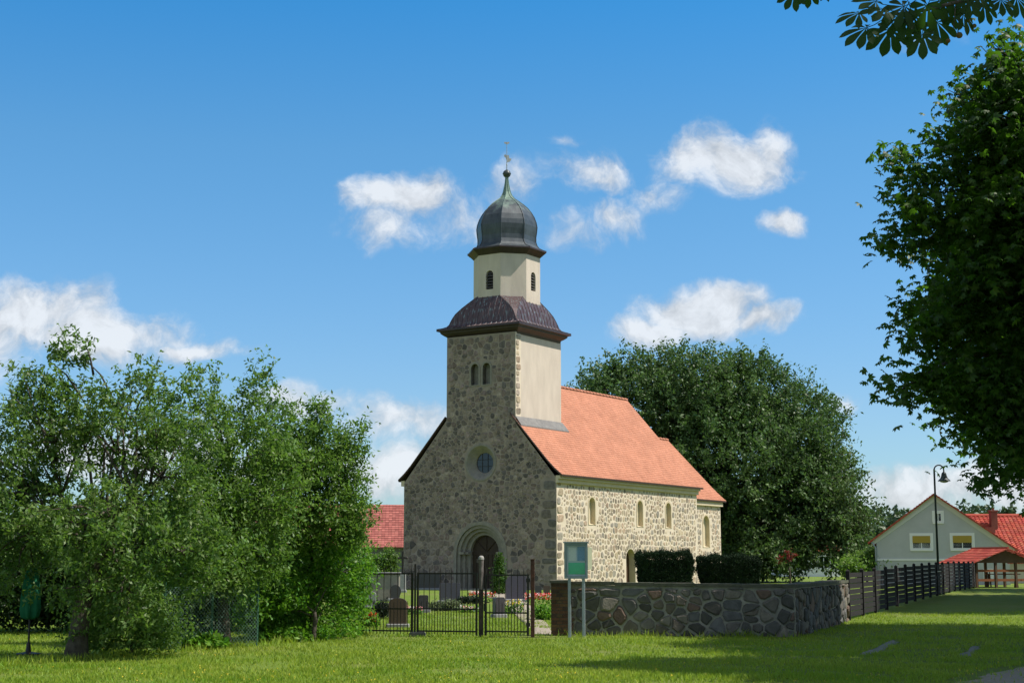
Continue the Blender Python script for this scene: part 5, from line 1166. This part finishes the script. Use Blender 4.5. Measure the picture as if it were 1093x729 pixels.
# ------------------------------------------------------------------ grass and flowers in the lawn
def build_grass():
    g=np.random.default_rng(5); n=230000
    u=g.uniform(0,1,n); y=19.0+ (48-19.0)*u**1.5; x=g.uniform(-1,1,n)*(y*.365+.5)
    dens=np.array([noise.noise(Vector((a*.9,b*.9,0))) for a,b in zip(x[:n],y[:n])])
    ok=g.uniform(0,1,n)<np.clip(.75+dens*1.1,.15,1)
    # keep off the road and paths
    def off(poly):
        px=np.array([p[0] for p in poly]);py=np.array([p[1] for p in poly]); c=np.zeros(len(x),bool); j=len(px)-1
        for i in range(len(px)):
            with np.errstate(divide='ignore',invalid='ignore'):
                cond=((py[i]>y)!=(py[j]>y))&(x<(px[j]-px[i])*(y-py[i])/(py[j]-py[i]+1e-12)+px[i])
            c^=cond; j=i
        return c
    for poly in ([g_(1000,729),g_(1060,712),g_(1130,706),(12,24),(14,19),(8,17.5)],[g_(917,699),g_(935,697),g_(962,685),g_(955,682)],[g_(1024,699),g_(1036,700),g_(1048,690),g_(1040,689)],[g_(568,677),g_(590,678),g_(588,670),g_(572,669)]):
        ok&=~(off(poly)&(g.uniform(0,1,n)<.93))
    x=x[ok];y=y[ok];dens=dens[ok];n=len(x)
    z=np.array([gz(a,b) for a,b in zip(x,y)])
    h=.028+.035*g.uniform(0,1,n)+.04*np.clip(dens,0,1)
    # longer grass along the foot of the wall and the trees
    dw=np.abs(y-(33.85-.087*(x-1.28))); near=(x>1)&(x<6.3)&(dw<.4); h[near]*=2.6
    dl=np.abs((x+8)*-.1+0); edge=(x<-3.2)&(np.abs((y-23.8)-(x+8)*2.15)<.55); h[edge]*=2.6
    a=g.uniform(0,2*np.pi,n); w=.009+.006*g.uniform(0,1,n)
    sx,sy=np.cos(a)*w,np.sin(a)*w; lx,ly=g.normal(size=n)*h*.45,g.normal(size=n)*h*.45
    V=np.stack([np.stack([x-sx,y-sy,z-.005],1),np.stack([x+sx,y+sy,z-.005],1),np.stack([x+lx,y+ly,z+h],1)],1).reshape(-1,3)
    o=npobj('grass',V,np.arange(3*n).reshape(n,3),M_grassb); tag(o,'short green lawn grass with longer tufts along the wall','grass',kind='stuff')
    m=700; y=19+14*g.uniform(0,1,m)**1.3; x=g.uniform(-1,1,m)*y*.35; k=np.array([noise.noise(Vector((a*.35,b*.35,5))) for a,b in zip(x,y)])>.0; x=x[k];y=y[k]
    z=np.array([gz(a,b) for a,b in zip(x,y)])+.07
    P=np.repeat(np.stack([x,y,z],1),3,0); V,Fq=quads_leaf(P+g.normal(size=P.shape)*.006,.017,.016,up=2,g=g)
    tag(npobj('yellow_wildflowers',V,Fq,M_yel),'tiny yellow flowers dotted over the front lawn','flowers',kind='stuff')
g_=lambda a,b:tuple(gp(a,b)[:2])
build_grass()
